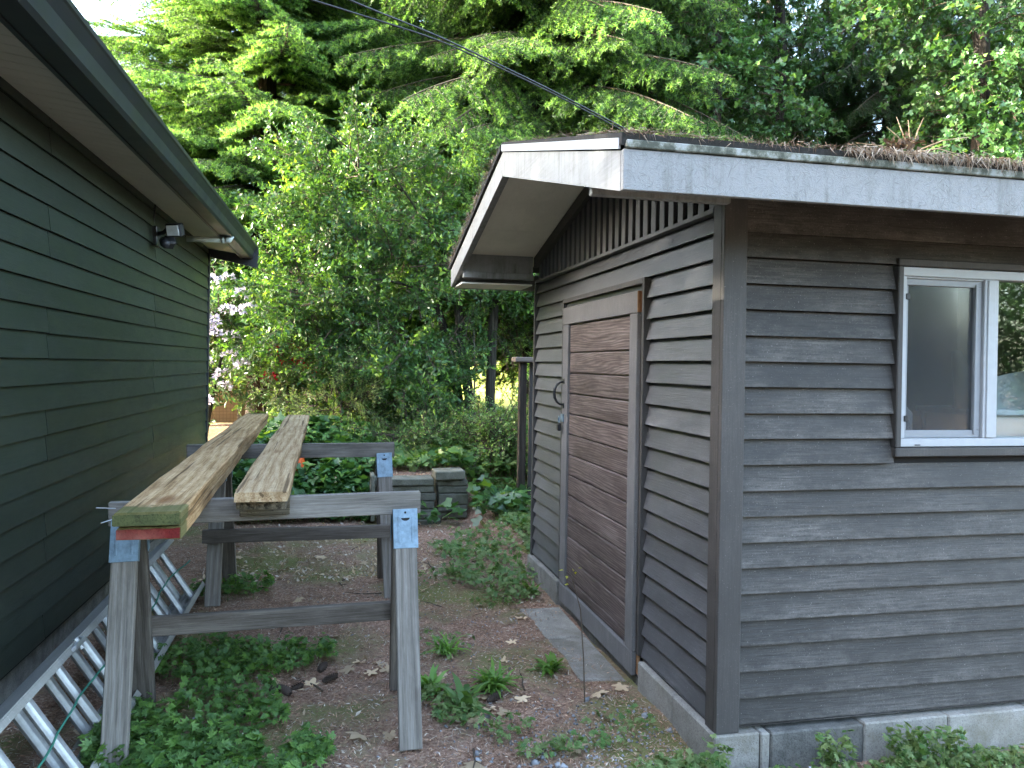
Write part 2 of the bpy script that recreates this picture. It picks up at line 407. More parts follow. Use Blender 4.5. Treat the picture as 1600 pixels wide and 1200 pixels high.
M['cover_pale'] = leafm('pale undergrowth leaf', (.14, .22, .075), (.24, .31, .12), (1.2, 1.2, .5), .5, .35, .3, 3)
M['grass'] = leafm('weed blade', (.09, .21, .035), (.19, .33, .07), (1.2, 1.2, .4), .45, .4, .4)
M['dead_leaf'] = leafm('fallen tan leaf', (.40, .27, .14), (.66, .52, .35), (1, .8, .6), .75, .2, .2, vary=.6)
M['litter'] = leafm('brown needle litter', (.18, .088, .050), (.58, .375, .25), (1, .8, .6), .85, .1, .2)
M['litter_pale'] = leafm('pale straw litter', (.40, .32, .24), (.66, .58, .48), (1, .8, .6), .85, .1, .2)
M['roof_litter'] = leafm('roof needle litter', (.07, .045, .03), (.20, .135, .09), (1, .8, .6), .9, .1, .2)
M['roof_straw'] = leafm('grey roof straw', (.17, .135, .10), (.33, .275, .215), (1, .8, .6), .9, .1, .2)
M['gravel'] = leafm('grey gravel', (.12, .12, .125), (.36, .37, .38), (1, 1, 1), .8, 0, .3)
M['cone_scale'] = plain('pine cone scale', (.060, .042, .032), .85)

def ground_mat():
    t = NT('needle mulch ground'); tc = t.n('TexCoord'); P = tc.outputs['Object']
    n1 = t.noise(P, 2.2, 5, .65); n2 = t.noise(P, 60, 5, .75); n3 = t.noise(P, 9, 4, .7)
    c = t.ramp(t.math('ADD', t.math('MULTIPLY', n2, .75), t.math('MULTIPLY', n3, .3)), [(.38, (.085, .048, .032)), (.54, (.28, .170, .118)), (.68, (.52, .375, .28))])
    c = t.mix(t.ramp(n1, [(.45, 0), (.65, .5)]), c, (.27, .205, .165))
    ms = t.noise(P, 1.1, 4, .6)
    c = t.mix(t.ramp(t.math('ADD', t.math('MULTIPLY', ms, .8), t.math('MULTIPLY', n2, .25)), [(.52, 0), (.62, .85)]), c, (.15, .17, .05))
    return t.fin(c, .95, t.math('ADD', n2, n3), .8, .02, .15)
M['ground'] = ground_mat()
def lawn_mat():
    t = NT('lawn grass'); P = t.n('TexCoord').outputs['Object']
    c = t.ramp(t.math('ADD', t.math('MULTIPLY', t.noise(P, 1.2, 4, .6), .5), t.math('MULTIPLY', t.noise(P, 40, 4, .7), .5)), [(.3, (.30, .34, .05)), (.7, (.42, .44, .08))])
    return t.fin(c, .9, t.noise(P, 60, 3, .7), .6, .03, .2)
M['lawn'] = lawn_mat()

# ------------------------------------------------------------------ ground
def smooth(a, b, x):
    t = np.clip((x-a)/(b-a), 0, 1); return t*t*(3-2*t)
def ground_z(x, y):
    x = np.asarray(x, float); y = np.asarray(y, float)
    z = .010*np.sin(3.1*x+1.3*y)+.008*np.sin(5.7*x-4.1*y+1)+.006*np.sin(9.3*y+2.2*x)+.004*np.sin(17*x+13*y)
    z = z*smooth(30, 10, np.abs(y))
    left = .36*smooth(9, 15, y)
    mid = .50*smooth(7.75, 9.2, y)
    wall = .42*smooth(7.68, 7.74, y)+.06*smooth(7.8, 9.2, y)
    right = .10*smooth(5.4, 6.6, y)+.40*smooth(7.0, 9.2, y)
    k1 = smooth(-1.15, -.75, x); k2 = smooth(.37, .39, x); k3 = smooth(1.27, 1.34, x)
    z = z+left*(1-k1)+mid*k1*(1-k2)+wall*k2*(1-k3)+right*k3
    z = z-.02*smooth(1.3, 1.5, x)*smooth(5.6, 5, y)
    return z
def axis_pts(lo, hi, d0, d1, mid0, mid1):
    a = list(np.arange(mid0, mid1, d0)); s = d0
    while a[-1] < hi: s = min(s*1.25, d1); a.append(a[-1]+s)
    s = d0
    while a[0] > lo: s = min(s*1.25, d1); a.insert(0, a[0]-s)
    return np.array(a)
gx = axis_pts(-160, 160, .06, 12, -1.6, 2.2); gy = axis_pts(-40, 300, .07, 14, 2.2, 9.6)
XX, YY = np.meshgrid(gx, gy); ZZ = ground_z(XX, YY)
ni, nj = XX.shape
idx = np.arange(ni*nj).reshape(ni, nj)
F = np.stack([idx[:-1, :-1], idx[:-1, 1:], idx[1:, 1:], idx[1:, :-1]], -1).reshape(-1, 4)
g = inst('ground', np_mesh('ground', np.stack([XX, YY, ZZ], -1).reshape(-1, 3), F, M['ground'], smooth=True)); g['kind'] = 'structure'
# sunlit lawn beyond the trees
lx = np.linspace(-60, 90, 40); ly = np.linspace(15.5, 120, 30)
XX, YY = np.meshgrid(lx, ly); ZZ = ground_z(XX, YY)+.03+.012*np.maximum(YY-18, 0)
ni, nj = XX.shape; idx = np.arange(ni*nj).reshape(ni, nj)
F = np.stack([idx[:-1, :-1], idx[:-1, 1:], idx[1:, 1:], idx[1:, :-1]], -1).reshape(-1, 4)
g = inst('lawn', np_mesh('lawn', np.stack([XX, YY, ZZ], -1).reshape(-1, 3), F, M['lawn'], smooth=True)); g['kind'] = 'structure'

# ------------------------------------------------------------------ lap siding
_board = {}
def lap_board(L, e, along, mat, t=.015, key=''):
    """wedge board: grain axis 'x' or 'y'; bottom butt stands proud by t"""
    k = (round(L, 3), round(e, 4), along, mat.name, t)
    if k not in _board:
        b = MB()
        prof = [(0, -e/2+.003), (t*.55, -e/2+.0025), (t, -e/2), (t, -e/2+.003), (.004, e/2-.0022), (0, e/2-.0022)]  # top stops short so the dark core stands in for the lap's shadow
        if along == 'y': b.prism([(-u, -L/2, z) for u, z in prof], (0, L, 0))
        elif along == 'x': b.prism([(-L/2, -u, z) for u, z in prof], (L, 0, 0))
        else: b.prism([(u, -L/2, z) for u, z in prof], (0, L, 0))
        _board[k] = b.mesh('siding_board', mat)
    return _board[k]
def put_board(parent, L, e, along, mat, c, t=.015, pre=None):
    j = Matrix.Translation((c[0], c[1], c[2]+rnd.uniform(-.0012, .0012))) @ Matrix.Rotation(rnd.uniform(-.0012, .0012), 4, 'X' if along != 'x' else 'Y')
    return inst('siding_board', lap_board(L, e, along, mat, t), parent, j if pre is None else pre @ j)

# ------------------------------------------------------------------ house on the left
HM = Matrix.Translation((-1.36, 0, 0)) @ Matrix.Rotation(-.015, 4, 'Z')
house = bpy.data.objects.new('house', None); link(house, None, HM); tag(house, 'dark green black house wall with lap siding and overhanging eave', 'house')
def hbox(name, x0, x1, y0, y1, z0, z1, mat, parent=house, bevel=0):
    c = Vector(((x0+x1)/2, (y0+y1)/2, (z0+z1)/2)); a, b, d = (x1-x0)/2, (y1-y0)/2, (z1-z0)/2
    return MB().box(-a, a, -b, b, -d, d).obj(name, mat, parent, bevel, mat4=HM @ Matrix.Translation(c))
HE = .1178; H0, H1 = -2.6, 8.36
for k in range(21):
    z0 = .204+k*HE
    if z0 > 2.6: break
    e = HE if z0+HE < 2.62 else 2.62-z0
    cuts = [H0, 4.06 if k % 4 in (0, 3) else 6.14, H1]
    if k % 4 in (0, 3): cuts.insert(1, .2)
    else: cuts.insert(1, 2.0)
    for a, b in zip(cuts[:-1], cuts[1:]):
        put_board(house, b-a-.006, e, 'h', M['house'], (-.004, (a+b)/2+rnd.uniform(-.001, .001), z0+e/2), .017, HM)
hbox('sheathing', -.10, -.005, H0, H1-.02, .18, 2.66, M['dark'])
hbox('foundation', -.16, -.03, H0, H1-.04, -.2, .20, M['concrete_dark'])
hbox('corner_trim', -.04, .020, H1, H1+.045, .19, 2.56, M['black'], bevel=.002)
hbox('end_wall', -5.2, -.04, H1, H1+.03, -.1, 2.60, M['house'])
b = MB(); b.prism([(-5.2, H1+.002, 2.6), (-.02, H1+.002, 2.6), (-5.2, H1+.002, 3.55)], (0, .026, 0)); b.obj('gable_wall', M['house'], house, mat4=HM)
# sloped soffit, in panels with fine grooves
b = MB(); yy = H0
while yy < H1+.02:
    y2 = min(yy+.0985, H1+.03)
    b.prism([(.0, yy, 2.614), (.300, yy, 2.572), (.300, yy, 2.584), (.0, yy, 2.626)], (0, y2-yy-.004, 0)); yy += .1
b.obj('soffit', M['house_soffit'], house, mat4=HM)
b = MB(); b.prism([(-.01, H0, 2.628), (.31, H0, 2.588), (.31, H0, 2.62), (-.01, H0, 2.66)], (0, H1-H0+.03, 0)); b.obj('soffit_backing', M['dark'], house, mat4=HM)
hbox('soffit_trim', .288, .304, H0, H1+.028, 2.563, 2.571, M['white'])
hbox('fascia_board', .304, .322, H0, H1+.03, 2.53, 2.665, M['gutter'])
b = MB()
b.prism([(.324, H0, 2.535), (.415, H0, 2.530), (.430, H0, 2.545), (.438, H0, 2.60), (.462, H0, 2.635), (.470, H0, 2.640), (.470, H0, 2.66), (.460, H0, 2.66), (.460, H0, 2.645), (.43, H0, 2.605), (.42, H0, 2.555), (.41, H0, 2.54), (.324, H0, 2.545)], (0, H1-H0+.03, 0))
b.obj('gutter', M['gutter'], house, mat4=HM)
b = MB(); b.prism([(-.3, H1+.032, 2.60), (.0, H1+.032, 2.535), (.468, H1+.032, 2.442), (.474, H1+.032, 2.655), (.30, H1+.032, 2.70), (-.3, H1+.032, 2.84)], (0, .03, 0)); b.obj('rake_board', M['black'], house, mat4=HM)
b = MB(); b.prism([(-5.3, H0, 3.79), (.44, H0, 2.668), (.44, H0, 2.69), (-5.3, H0, 3.82)], (0, H1-H0+.10, 0)); b.obj('roof', M['roofing'], house, mat4=HM)
b = MB(); b.prism([(-5.3, H0, 3.79), (-11, H0, 2.668), (-11, H0, 2.69), (-5.3, H0, 3.82)], (0, H1-H0+.10, 0)); b.obj('roof', M['roofing'], house, mat4=HM)
hbox('far_wall', -10.6, -10.5, H0, H1, -.1, 2.7, M['house'])
hbox('end_wall', -10.6, -.1, H0, H0+.05, -.1, 2.7, M['house'])
# short downspout from the gutter outlet back to the wall
b = MB(); b.tube([(.058, 6.98, 2.500), (.16, 6.99, 2.502), (.36, 7.0, 2.508)], .024, 10); b.tube([(.345, 7.0, 2.507), (.385, 7.0, 2.51), (.40, 7.005, 2.545)], .029, 10); b.tube([(.325, 7.0, 2.506), (.35, 7.0, 2.508)], .031, 10)
b.obj('downspout', M['pipe'], house, smooth=True, mat4=HM)

# security floodlight on the wall
fl = thing('security_light', (-1.27, 6.12, 2.38), 'black twin floodlight with a white lens fixed under the eave', 'light')
MB().box(-1.275, -1.235, 6.05, 6.17, 2.31, 2.45).obj('mount', M['black'], fl, .006)
b = MB(); b.tube([(-1.235, 6.1, 2.40), (-1.19, 6.04, 2.40), (-1.15, 5.99, 2.42)], .016, 8); b.obj('arm', M['black'], fl, smooth=True)
Mh = Matrix.Translation((-1.10, 5.95, 2.41)) @ Matrix.Rotation(math.radians(-20), 4, 'Z') @ Matrix.Rotation(math.radians(18), 4, 'X')
hd = MB().box(-.055, .055, -.025, .035, -.045, .045).obj('lamp_head', M['black'], fl, .008, mat4=Mh)
MB().box(-.045, .045, -.031, -.0255, -.036, .036).obj('lens', M['lens'], hd, .003, mat4=Mh)
Mh = Matrix.Translation((-1.15, 6.02, 2.33)) @ Matrix.Rotation(math.radians(30), 4, 'Z') @ Matrix.Rotation(math.radians(-35), 4, 'X')
MB().box(-.04, .04, -.04, .04, -.035, .035).obj('lamp_head', M['black'], fl, .012, mat4=Mh)
b = MB(); b.tube([(-1.18, 6.0, 2.34), (-1.165, 5.97, 2.315), (-1.15, 5.95, 2.30)], [.03, .034, .022], 10); b.obj('motion_sensor', M['black'], fl, smooth=True)
b = MB(); b.tube([(-1.262, 6.08, 2.44), (-1.258, 6.07, 2.52), (-1.25, 6.06, 2.60)], .006, 6); b.obj('wire', M['black'], fl)

# ------------------------------------------------------------------ shed
shed = thing('shed', (1.43, 2.745, 0), 'charcoal lap sided shed with white eave boards and slatted gable', 'shed')
EX = .0985; ZT = 2.024
# core walls
box('wall_core', 1.452, 1.50, 2.80, 5.60, .13, 2.10, M['dark'], shed)
box('wall_core', 1.452, 2.20, 2.778, 2.82, .13, 2.20, M['dark'], shed)
box('wall_core', 3.075, 5.0, 2.778, 2.82, .13, 2.20, M['dark'], shed)
box('wall_core', 2.20, 3.075, 2.778, 2.82, .13, 1.20, M['dark'], shed)
box('wall_core', 2.20, 3.075, 2.778, 2.82, 1.92, 2.20, M['dark'], shed)
box('back_wall', 1.45, 5.0, 5.60, 5.64, .0, 2.25, M['shed_trim'], shed)
box('end_wall', 5.0, 5.04, 2.76, 5.62, .0, 2.6, M['shed_trim'], shed)
box('floor', 1.50, 5.0, 2.82, 5.60, .08, .13, M['concrete_dark'], shed)
# door wall siding
for k in range(-1, 20):
    zt = min(ZT-k*EX, 2.10); zb = ZT-(k+1)*EX
    if k == -1: zb = ZT
    if k == 19: zb = .055+.09
    zt, zb = (2.10, ZT) if k == -1 else (ZT-k*EX, max(ZT-(k+1)*EX, .146))
    if zt-zb < .004: break
    e = zt-zb; zc = (zt+zb)/2
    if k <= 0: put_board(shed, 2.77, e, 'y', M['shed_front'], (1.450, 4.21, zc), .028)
    else:
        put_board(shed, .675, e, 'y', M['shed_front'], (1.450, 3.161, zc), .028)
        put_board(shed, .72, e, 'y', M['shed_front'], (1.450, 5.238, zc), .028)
    # window wall
    if k == -1:
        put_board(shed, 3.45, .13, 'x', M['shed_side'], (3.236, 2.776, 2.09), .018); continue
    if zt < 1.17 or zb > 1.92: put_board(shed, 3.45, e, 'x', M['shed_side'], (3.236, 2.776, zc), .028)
    else:
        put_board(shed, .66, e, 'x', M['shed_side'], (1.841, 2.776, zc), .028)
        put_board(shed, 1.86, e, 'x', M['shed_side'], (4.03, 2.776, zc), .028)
box('skirt_board', 1.432, 1.452, 2.82, 3.50, .128, .150, M['shed_front'], shed, .002)
box('skirt_board', 1.432, 1.452, 4.88, 5.60, .128, .150, M['shed_front'], shed, .002)
# corner boards
box('corner_trim', 1.413, 1.449, 2.7525, 2.822, .130, 2.128, M['shed_trim'], shed, .003)
box('corner_trim', 1.4125, 1.508, 2.7285, 2.7518, .132, 2.165, M['shed_trim'], shed, .003)
box('corner_trim', 1.414, 1.452, 5.60, 5.632, .13, 2.10, M['shed_trim'], shed, .003)
# vent: rail, slats, rake friezes
box('slat_rail', 1.412, 1.452, 2.822, 5.60, 2.100, 2.119, M['slat'], shed, .002)
def roof_under(y):
    return 2.158+(y-2.345)*.2528 if y < 4.15 else 2.613-(y-4.15)*.220
y = 2.876
while y < 5.57:
    zt = roof_under(y)-.01
    if zt > 2.15: box('vent_slat', 1.434, 1.452, y-.0275, y+.0275, 2.1195, zt-.012, M['slat'], shed, .002)
    y += .0985
for ya, yb in ((2.60, 4.145), (4.155, 5.60)):
    b = MB(); b.prism([(1.400, ya, roof_under(ya)-.085), (1.400, yb, roof_under(yb)-.085), (1.400, yb, roof_under(yb)-.012), (1.400, ya, roof_under(ya)-.012)], (.030, 0, 0)); b.obj('rake_frieze', M['shed_trim'], shed)
# roof
b = MB(); b.prism([(.852, 2.325, 2.185), (.852, 4.15, 2.645), (.852, 4.15, 2.685), (.852, 2.315, 2.222)], (4.6, 0, 0)); b.obj('roof', M['roofing'], shed)
b = MB(); b.prism([(.852, 4.152, 2.645), (.852, 6.04, 2.228), (.852, 6.05, 2.262), (.852, 4.152, 2.685)], (4.6, 0, 0)); b.obj('roof', M['roofing'], shed)
def soffit(ya, yb):
    b = MB(); b.prism([(.882, ya, roof_under(ya)), (.882, yb, roof_under(yb)), (.882, yb, roof_under(yb)+.016), (.882, ya, roof_under(ya)+.016)], (.57, 0, 0)); b.obj('soffit_panel', M['soffit'], shed)
soffit(2.37, 4.147); soffit(4.153, 5.146); soffit(5.150, 5.99)
# barge boards with an inner rim, flashing
def barge(ya, za0, za1, yb, zb0, zb1, x0=.858, x1=.881, mat='white', name='barge_board'):
    b = MB(); b.prism([(x0, ya, za0), (x0, yb, zb0), (x0, yb, zb1), (x0, ya, za1)], (x1-x0, 0, 0)); return b.obj(name, M[mat], shed)
barge(2.345, 2.048, 2.173, 4.149, 2.505, 2.633)
barge(4.151, 2.505, 2.633, 6.02, 2.090, 2.220)
barge(2.76, 2.185, 2.235, 4.10, 2.525, 2.575, .8815, .915, 'white', 'rim_board')
barge(4.15, 2.545, 2.60, 5.98, 2.135, 2.195, .8815, .915, 'white', 'rim_board')
barge(2.344, 2.178, 2.212, 4.149, 2.637, 2.672, .850, .857, 'galv_white' if 'galv_white' in M else 'vinyl', 'flashing')
b = MB(); b.prism([(.844, 4.16, 2.640), (.844, 6.045, 2.224), (.844, 6.055, 2.252), (.844, 4.16, 2.672)], (.013, 0, 0)); b.obj('roof_edge', M['roofing'], shed)
# eave fascia of strand board, strip above it, far fascia
box('fascia_board', .8585, 5.40, 2.322, 2.344, 2.048, 2.174, M['osb'], shed, .002)
box('edge_strip', .866, 5.40, 2.312, 2.338, 2.1765, 2.2015, M['lichen'], shed, .003)
box('fascia_board', .882, 5.40, 5.995, 6.018, 2.08, 2.20, M['white'], shed, .002)
box('beam', .884, 1.421, 2.700, 2.737, 2.112, 2.190, M['white'], shed, .003)
box('beam', .888, 1.40, 5.60, 5.64, 2.122, 2.165, M['white'], shed, .003)
box('eave_return', .884, 1.398, 5.612, 5.632, 2.1655, 2.30, M['white'], shed, .002)
box('soffit_panel', .884, 1.40, 5.642, 5.993, 2.084, 2.094, M['soffit'], shed)
# concrete blocks
def cblock(x0, x1, y0, y1, mat='concrete'):
    box('foundation_block', x0+.002, x1-.002, y0+.002, y1-.002, -.16, .128+rnd.uniform(-.003, .003), M[mat], shed, .006)
cblock(1.400, 1.590, 2.715, 3.10); cblock(1.402, 1.59, 3.10, 3.495); cblock(1.401, 1.59, 4.885, 5.27); cblock(1.399, 1.59, 5.27, 5.66)
for i, (a, c) in enumerate(((1.592, 1.634), (1.634, 2.036), (2.036, 2.42), (2.42, 2.81), (2.81, 3.2), (3.2, 3.6), (3.6, 4.0), (4.0, 4.4), (4.4, 4.8))):
    cblock(a, c, 2.716, 2.90, 'concrete_dark' if i in (1,) else 'concrete')
# door
door = MB()
door.box(1.395, 1.419, 3.55, 4.80, 1.760, 1.865).box(1.3955, 1.419, 3.55, 4.80, .040, .150)
door.box(1.396, 1.419, 4.688, 4.799, .152, 1.758).box(1.3955, 1.419, 3.551, 3.648, .152, 1.758)
door = door.obj('door', M['frame_wood'], shed, .003)
n = 13; p = .1245; z0 = .152
zs = [.152, .152+.062]+[.152+.062+p*i for i in range(1, 13)]; zs[-1] = 1.757
for a, c in zip(zs[:-1], zs[1:]):
    L = 1.038; b = MB()
    b.prism([(0, -L/2, a-(a+c)/2+.0022), (0, -L/2, c-(a+c)/2-.0022), (-.010, -L/2, c-(a+c)/2-.0022), (-.016, -L/2, c-(a+c)/2-.008), (-.016, -L/2, a-(a+c)/2+.008), (-.010, -L/2, a-(a+c)/2+.0022)], (0, L, 0))
    b.obj('door_plank', M['door_wood'], door, mat4=Matrix.Translation((1.4265, 4.168, (a+c)/2)))
MB().box(1.4268, 1.432, 3.6, 4.75, .1, 1.80).obj('door_back', M['black'], door)
MB().box(1.4192, 1.430, 3.532, 3.549, .05, 1.868).box(1.396, 1.4185, 3.5465, 3.5495, 1.765, 1.864).obj('raw_edge', M['raw_wood'], door)
b = MB(); hp = [(1.372+.0, 4.765, 1.402), (1.352, 4.765, 1.388), (1.338, 4.765, 1.36), (1.335, 4.765, 1.335), (1.338, 4.765, 1.308), (1.352, 4.765, 1.28), (1.372, 4.765, 1.266)]
hp = [(1.394, 4.765, 1.405)]+hp+[(1.394, 4.765, 1.262)]
b.tube(hp, [.006, .006, .0075, .009, .009, .009, .0075, .006, .006], 8); b.box(1.391, 1.3945, 4.748, 4.782, 1.395, 1.425); b.box(1.391, 1.3945, 4.748, 4.782, 1.243, 1.272)
b.obj('handle', M['black'], door, smooth=False)
MB().box(1.388, 1.3945, 4.745, 4.80, 1.155, 1.205).obj('hasp', M['galv'], door, .002)
pl = thing('padlock', (1.375, 4.78, 1.12), 'small dark padlock hanging from the shed door hasp', 'padlock')
MB().box(1.362, 1.384, 4.762, 4.800, 1.10, 1.145).obj('body', M['black'], pl, .005)
b = MB(); b.tube([(1.373, 4.768, 1.143), (1.373, 4.768, 1.175), (1.373, 4.781, 1.19), (1.373, 4.794, 1.175), (1.373, 4.794, 1.143)], .0045, 8); b.obj('shackle', M['galv'], pl, smooth=True)
# door surround
box('door_surround', 1.408, 1.452, 3.500, 3.526, .150, 1.925, M['shed_trim'], shed, .002)
box('door_surround', 1.408, 1.452, 3.527, 4.850, 1.898, 1.925, M['shed_trim'], shed, .002)
box('door_surround', 1.412, 1.452, 4.851, 4.876, .150, 1.925, M['shed_trim'], shed, .002)
box('door_jamb', 1.432, 1.452, 3.527, 4.85, .03, 1.897, M['black'], shed)
box('threshold', 1.425, 1.55, 3.50, 4.88, -.12, .03, M['concrete_dark'], shed)

# window
win = MB()
X0, X1, Z0, Z1 = 2.193, 3.085, 1.203, 1.918
win.box(X0, X1, 2.744, 2.80, 1.882, Z1).box(X0, X1, 2.744, 2.80, Z0, 1.236).box(X0, 2.214, 2.7445, 2.80, 1.2365, 1.8815).box(3.052, X1, 2.7445, 2.80, 1.2365, 1.8815).box(2.580, 2.648, 2.746, 2.80, 1.2365, 1.8815)
win.box(2.592, 2.628, 2.740, 2.7455, 1.238, 1.878)
win.box(2.215, 2.579, 2.752, 2.79, 1.874, 1.8815)
win = win.obj('window', M['vinyl'], shed, .0025)
s = MB()
s.box(2.215, 2.579, 2.760, 2.785, 1.848, 1.8735).box(2.215, 2.579, 2.760, 2.785, 1.237, 1.268).box(2.2152, 2.233, 2.7602, 2.785, 1.2685, 1.8475).box(2.545, 2.5788, 2.7602, 2.785, 1.2685, 1.8475)
s.box(2.545, 2.556, 2.754, 2.7598, 1.25, 1.86)
s.obj('sash', M['vinyl_grey'], win, .002)
MB().box(2.233, 2.545, 2.770, 2.774, 1.268, 1.848).obj('pane', M['screen_glass'], win)
MB().box(2.648, 3.052, 2.770, 2.774, 1.236, 1.882).obj('pane', M['glass'], win)
for zz in (1.80, 1.315): MB().box(2.208, 2.226, 2.740, 2.7595, zz-.012, zz+.012).obj('hinge', M['black'], win, .002)
MB().box(2.26, 2.285, 2.7415, 2.7438, 1.2085, 1.2125).obj('weep_slot', M['black'], win)
for (a, c, d, e) in ((2.166, 3.112, 1.920, 1.950), (2.166, 3.112, 1.164, 1.200)): box('window_casing', a, c, 2.732, 2.776, d, e, M['shed_trim'], shed, .004)
for (a, c) in ((2.166, 2.191), (3.087, 3.112)): box('window_casing', a, c, 2.7322, 2.776, 1.2005, 1.9195, M['shed_trim'], shed, .004)

# things behind the glass
sh = thing('shelf', (2.6, 3.1, .13), 'grey workbench shelf standing just inside the shed window', 'shelf')
box('shelf_top', 2.1, 3.5, 2.86, 3.32, 1.15, 1.18, M['grey_wood'], sh)
for xx in (2.15, 3.45):
    for yv in (2.9, 3.28): box('leg', xx-.02, xx+.02, yv-.02, yv+.02, .13, 1.15, M['grey_wood'], sh)
bn = thing('storage_bin', (2.92, 3.05, 1.18), 'pale grey plastic bin seen through the right window pane', 'bin')
b = MB()
for zz0, zz1, o in ((1.181, 1.322, .0),): 
    b.prism([(2.70-o, 2.93, zz0), (3.28, 2.93, zz0), (3.30, 2.92, zz1), (2.685, 2.92, zz1)], (0, .02, 0)); b.prism([(2.70, 3.20, zz0), (3.28, 3.20, zz0), (3.30, 3.21, zz1), (2.685, 3.21, zz1)], (0, .02, 0))
    b.box(2.69, 2.71, 2.945, 3.195, zz0, zz1); b.box(3.28, 3.30, 2.945, 3.195, zz0, zz1); b.box(2.71, 3.28, 2.95, 3.195, zz0, zz0+.01)
M['bin'] = plain('pale grey bin plastic', (.62, .65, .66), .5, 0, .08)
b.obj('tub', M['bin'], bn, .003)
MB().box(2.672, 3.312, 2.898, 2.918, 1.318, 1.345).box(2.672, 3.312, 3.232, 3.25, 1.318, 1.345).box(2.66, 2.68, 2.92, 3.23, 1.318, 1.345).obj('rim', M['bin'], bn, .004)
o = beam('board', (2.80, 3.05, 1.33), (3.2, 3.08, 1.40), .26, .012, M['bin'], None, up=(.2, -.9, .4)); tag(o, 'pale flat board leaning in the bin behind the glass', 'board')
b = MB(); b.tube([(2.70, 3.0, 1.34), (2.73, 3.0, 1.40), (2.715, 3.02, 1.52), (2.70, 3.03, 1.60)], [.03, .05, .035, .02], 10); o = b.obj('black_bag', M['black'], smooth=True); tag(o, 'crumpled black bag standing in the bin by the window', 'bag')
for i, (xx, hh, mt, lb) in enumerate(((2.40, .22, 'bin', 'tall white bottle behind the screened left pane'), (2.34, .16, 'vinyl_grey', 'short grey bottle behind the screened left pane'))):
    b = MB(); yv = 3.0+i*.09; z0 = 1.181
    b.tube([(xx, yv, z0), (xx, yv, z0+hh*.65), (xx, yv, z0+hh*.8), (xx, yv, z0+hh*.86), (xx, yv, z0+hh)], [.045, .045, .018, .018, .016], 14); o = b.obj('bottle', M[mt], smooth=True); tag(o, lb, 'bottle')

# ------------------------------------------------------------------ sawhorses
def sawhorse(bl, br, bw, legs, stl, str_, label, dark):
    """bl, br: beam ends at centre; legs: list of (top, foot)"""
    c = ((bl[0]+br[0])/2, (bl[1]+br[1])/2, 0)
    t = thing('sawhorse', c, label, 'sawhorse', 'sawhorses between the house and the shed')
    beam('beam', bl, br, .038, bw, M['grey_wood'], t)
    for i, (tp, ft) in enumerate(legs):
        lg = beam('leg', ft, tp, .090, .038, M['grey_wood' if i % 2 == 0 else 'brown_grey_wood'], t, up=(0, 1, 0), bevel=.004)  # rear legs take a darker lumber, their shade put into the colour
        lg['label'] = 'weathered front leg' if i % 2 == 0 else 'rear leg darkened for shade'
        # metal bracket: plate over the top of each leg
        f = Vector(ft); p = Vector(tp); d = (p-f).normalized(); s = -1 if i % 2 == 0 else 1
        out = Vector((0, s, .25)).normalized(); x = d.cross(out).normalized(); out = x.cross(d)
        if out.y*s < 0: out = -out
        Mb = Matrix((x, d, out)).transposed().to_4x4(); Mb.translation = p-d*.035+out*.0195
        b = MB(); b.box(-.050, .050, -.095, .065, .0005, .0025)
        b.box(-.0505, -.048, -.095, .065, -.03, .0024).box(.048, .0505, -.095, .065, -.03, .0024)
        for sx in (-.028, .028): b.box(sx-.0045, sx+.0045, -.07, .035, .0026, .0055)
        b.obj('bracket', M['galv'], t, .0008, mat4=Mb)
        b = MB(); pts = [(.018*math.cos(a), .028-.012*abs(math.sin(a)), 0) for a in np.linspace(PI, 2*PI, 9)]
        b.add([(q[0], q[1], .0032) for q in pts], [tuple(range(9))]); b.tube([(0, .05, .002), (0, .05, .0042)], .005, 8); b.obj('bracket_slot', M['dark'], t, mat4=Mb)
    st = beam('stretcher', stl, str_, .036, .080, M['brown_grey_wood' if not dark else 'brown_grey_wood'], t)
    return t
sawhorse((-.835, 3.315, .906), (.366, 3.395, .914), .092,
         [((-.765, 3.285, .86), (-.745, 3.06, .0)), ((-.765, 3.40, .86), (-.77, 3.66, .0)), ((.297, 3.33, .865), (.313, 3.10, .0)), ((.297, 3.43, .865), (.315, 3.70, .0))],
         (-.735, 3.575, .385), (.28, 3.615, .390), 'nearer grey lumber sawhorse with blue steel brackets carrying the planks', False)
sawhorse((-.90, 5.36, .922), (.402, 5.38, .926), .092,
         [((-.70, 5.32, .87), (-.705, 5.14, .0)), ((-.69, 5.43, .87), (-.66, 5.62, .01)), ((.333, 5.34, .875), (.377, 5.10, .0)), ((.333, 5.44, .875), (.36, 5.60, .01))],
         (-.765, 5.125, .432), (.385, 5.11, .436), 'farther grey lumber sawhorse under the far half of the planks', True)

# ------------------------------------------------------------------ planks on the horses
def plank(p0, p1, w, t, mat, label, warp=.0, group='long planks on the sawhorses'):
    o = beam('timber_plank', p0, p1, w, t, M[mat], warp=warp)
    return tag(o, label, 'plank', group)
def endcap(pl, p0, p1, w, t, mat, lab):
    d = (Vector(p1)-Vector(p0)).normalized(); Mf = frame(p0, p1); L = (Vector(p1)-Vector(p0)).length/2
    b = MB(); n = 10; vs = []
    for s in (0, 1):
        for i in range(n+1):
            yy = -w/2+.004+(w-.008)*i/n
            vs.append((-L-.0025+.0035*s, yy, -t/2+.003)); vs.append((-L-.0025+.0035*s, yy, t/2-.003-abs(math.sin(i*2.3))*.003))
    m2 = 2*(n+1); fs = []
    for i in range(n):
        a = 2*i; fs += [(a, a+2, a+3, a+1), (m2+a, m2+a+1, m2+a+3, m2+a+2), (a+1, a+3, m2+a+3, m2+a+1), (a, m2+a, m2+a+2, a+2)]
    b.add(vs, fs); o = b.obj('painted_end' if mat == 'red_end' else 'mossy_end', M[mat], pl, mat4=Mf); o['label'] = lab
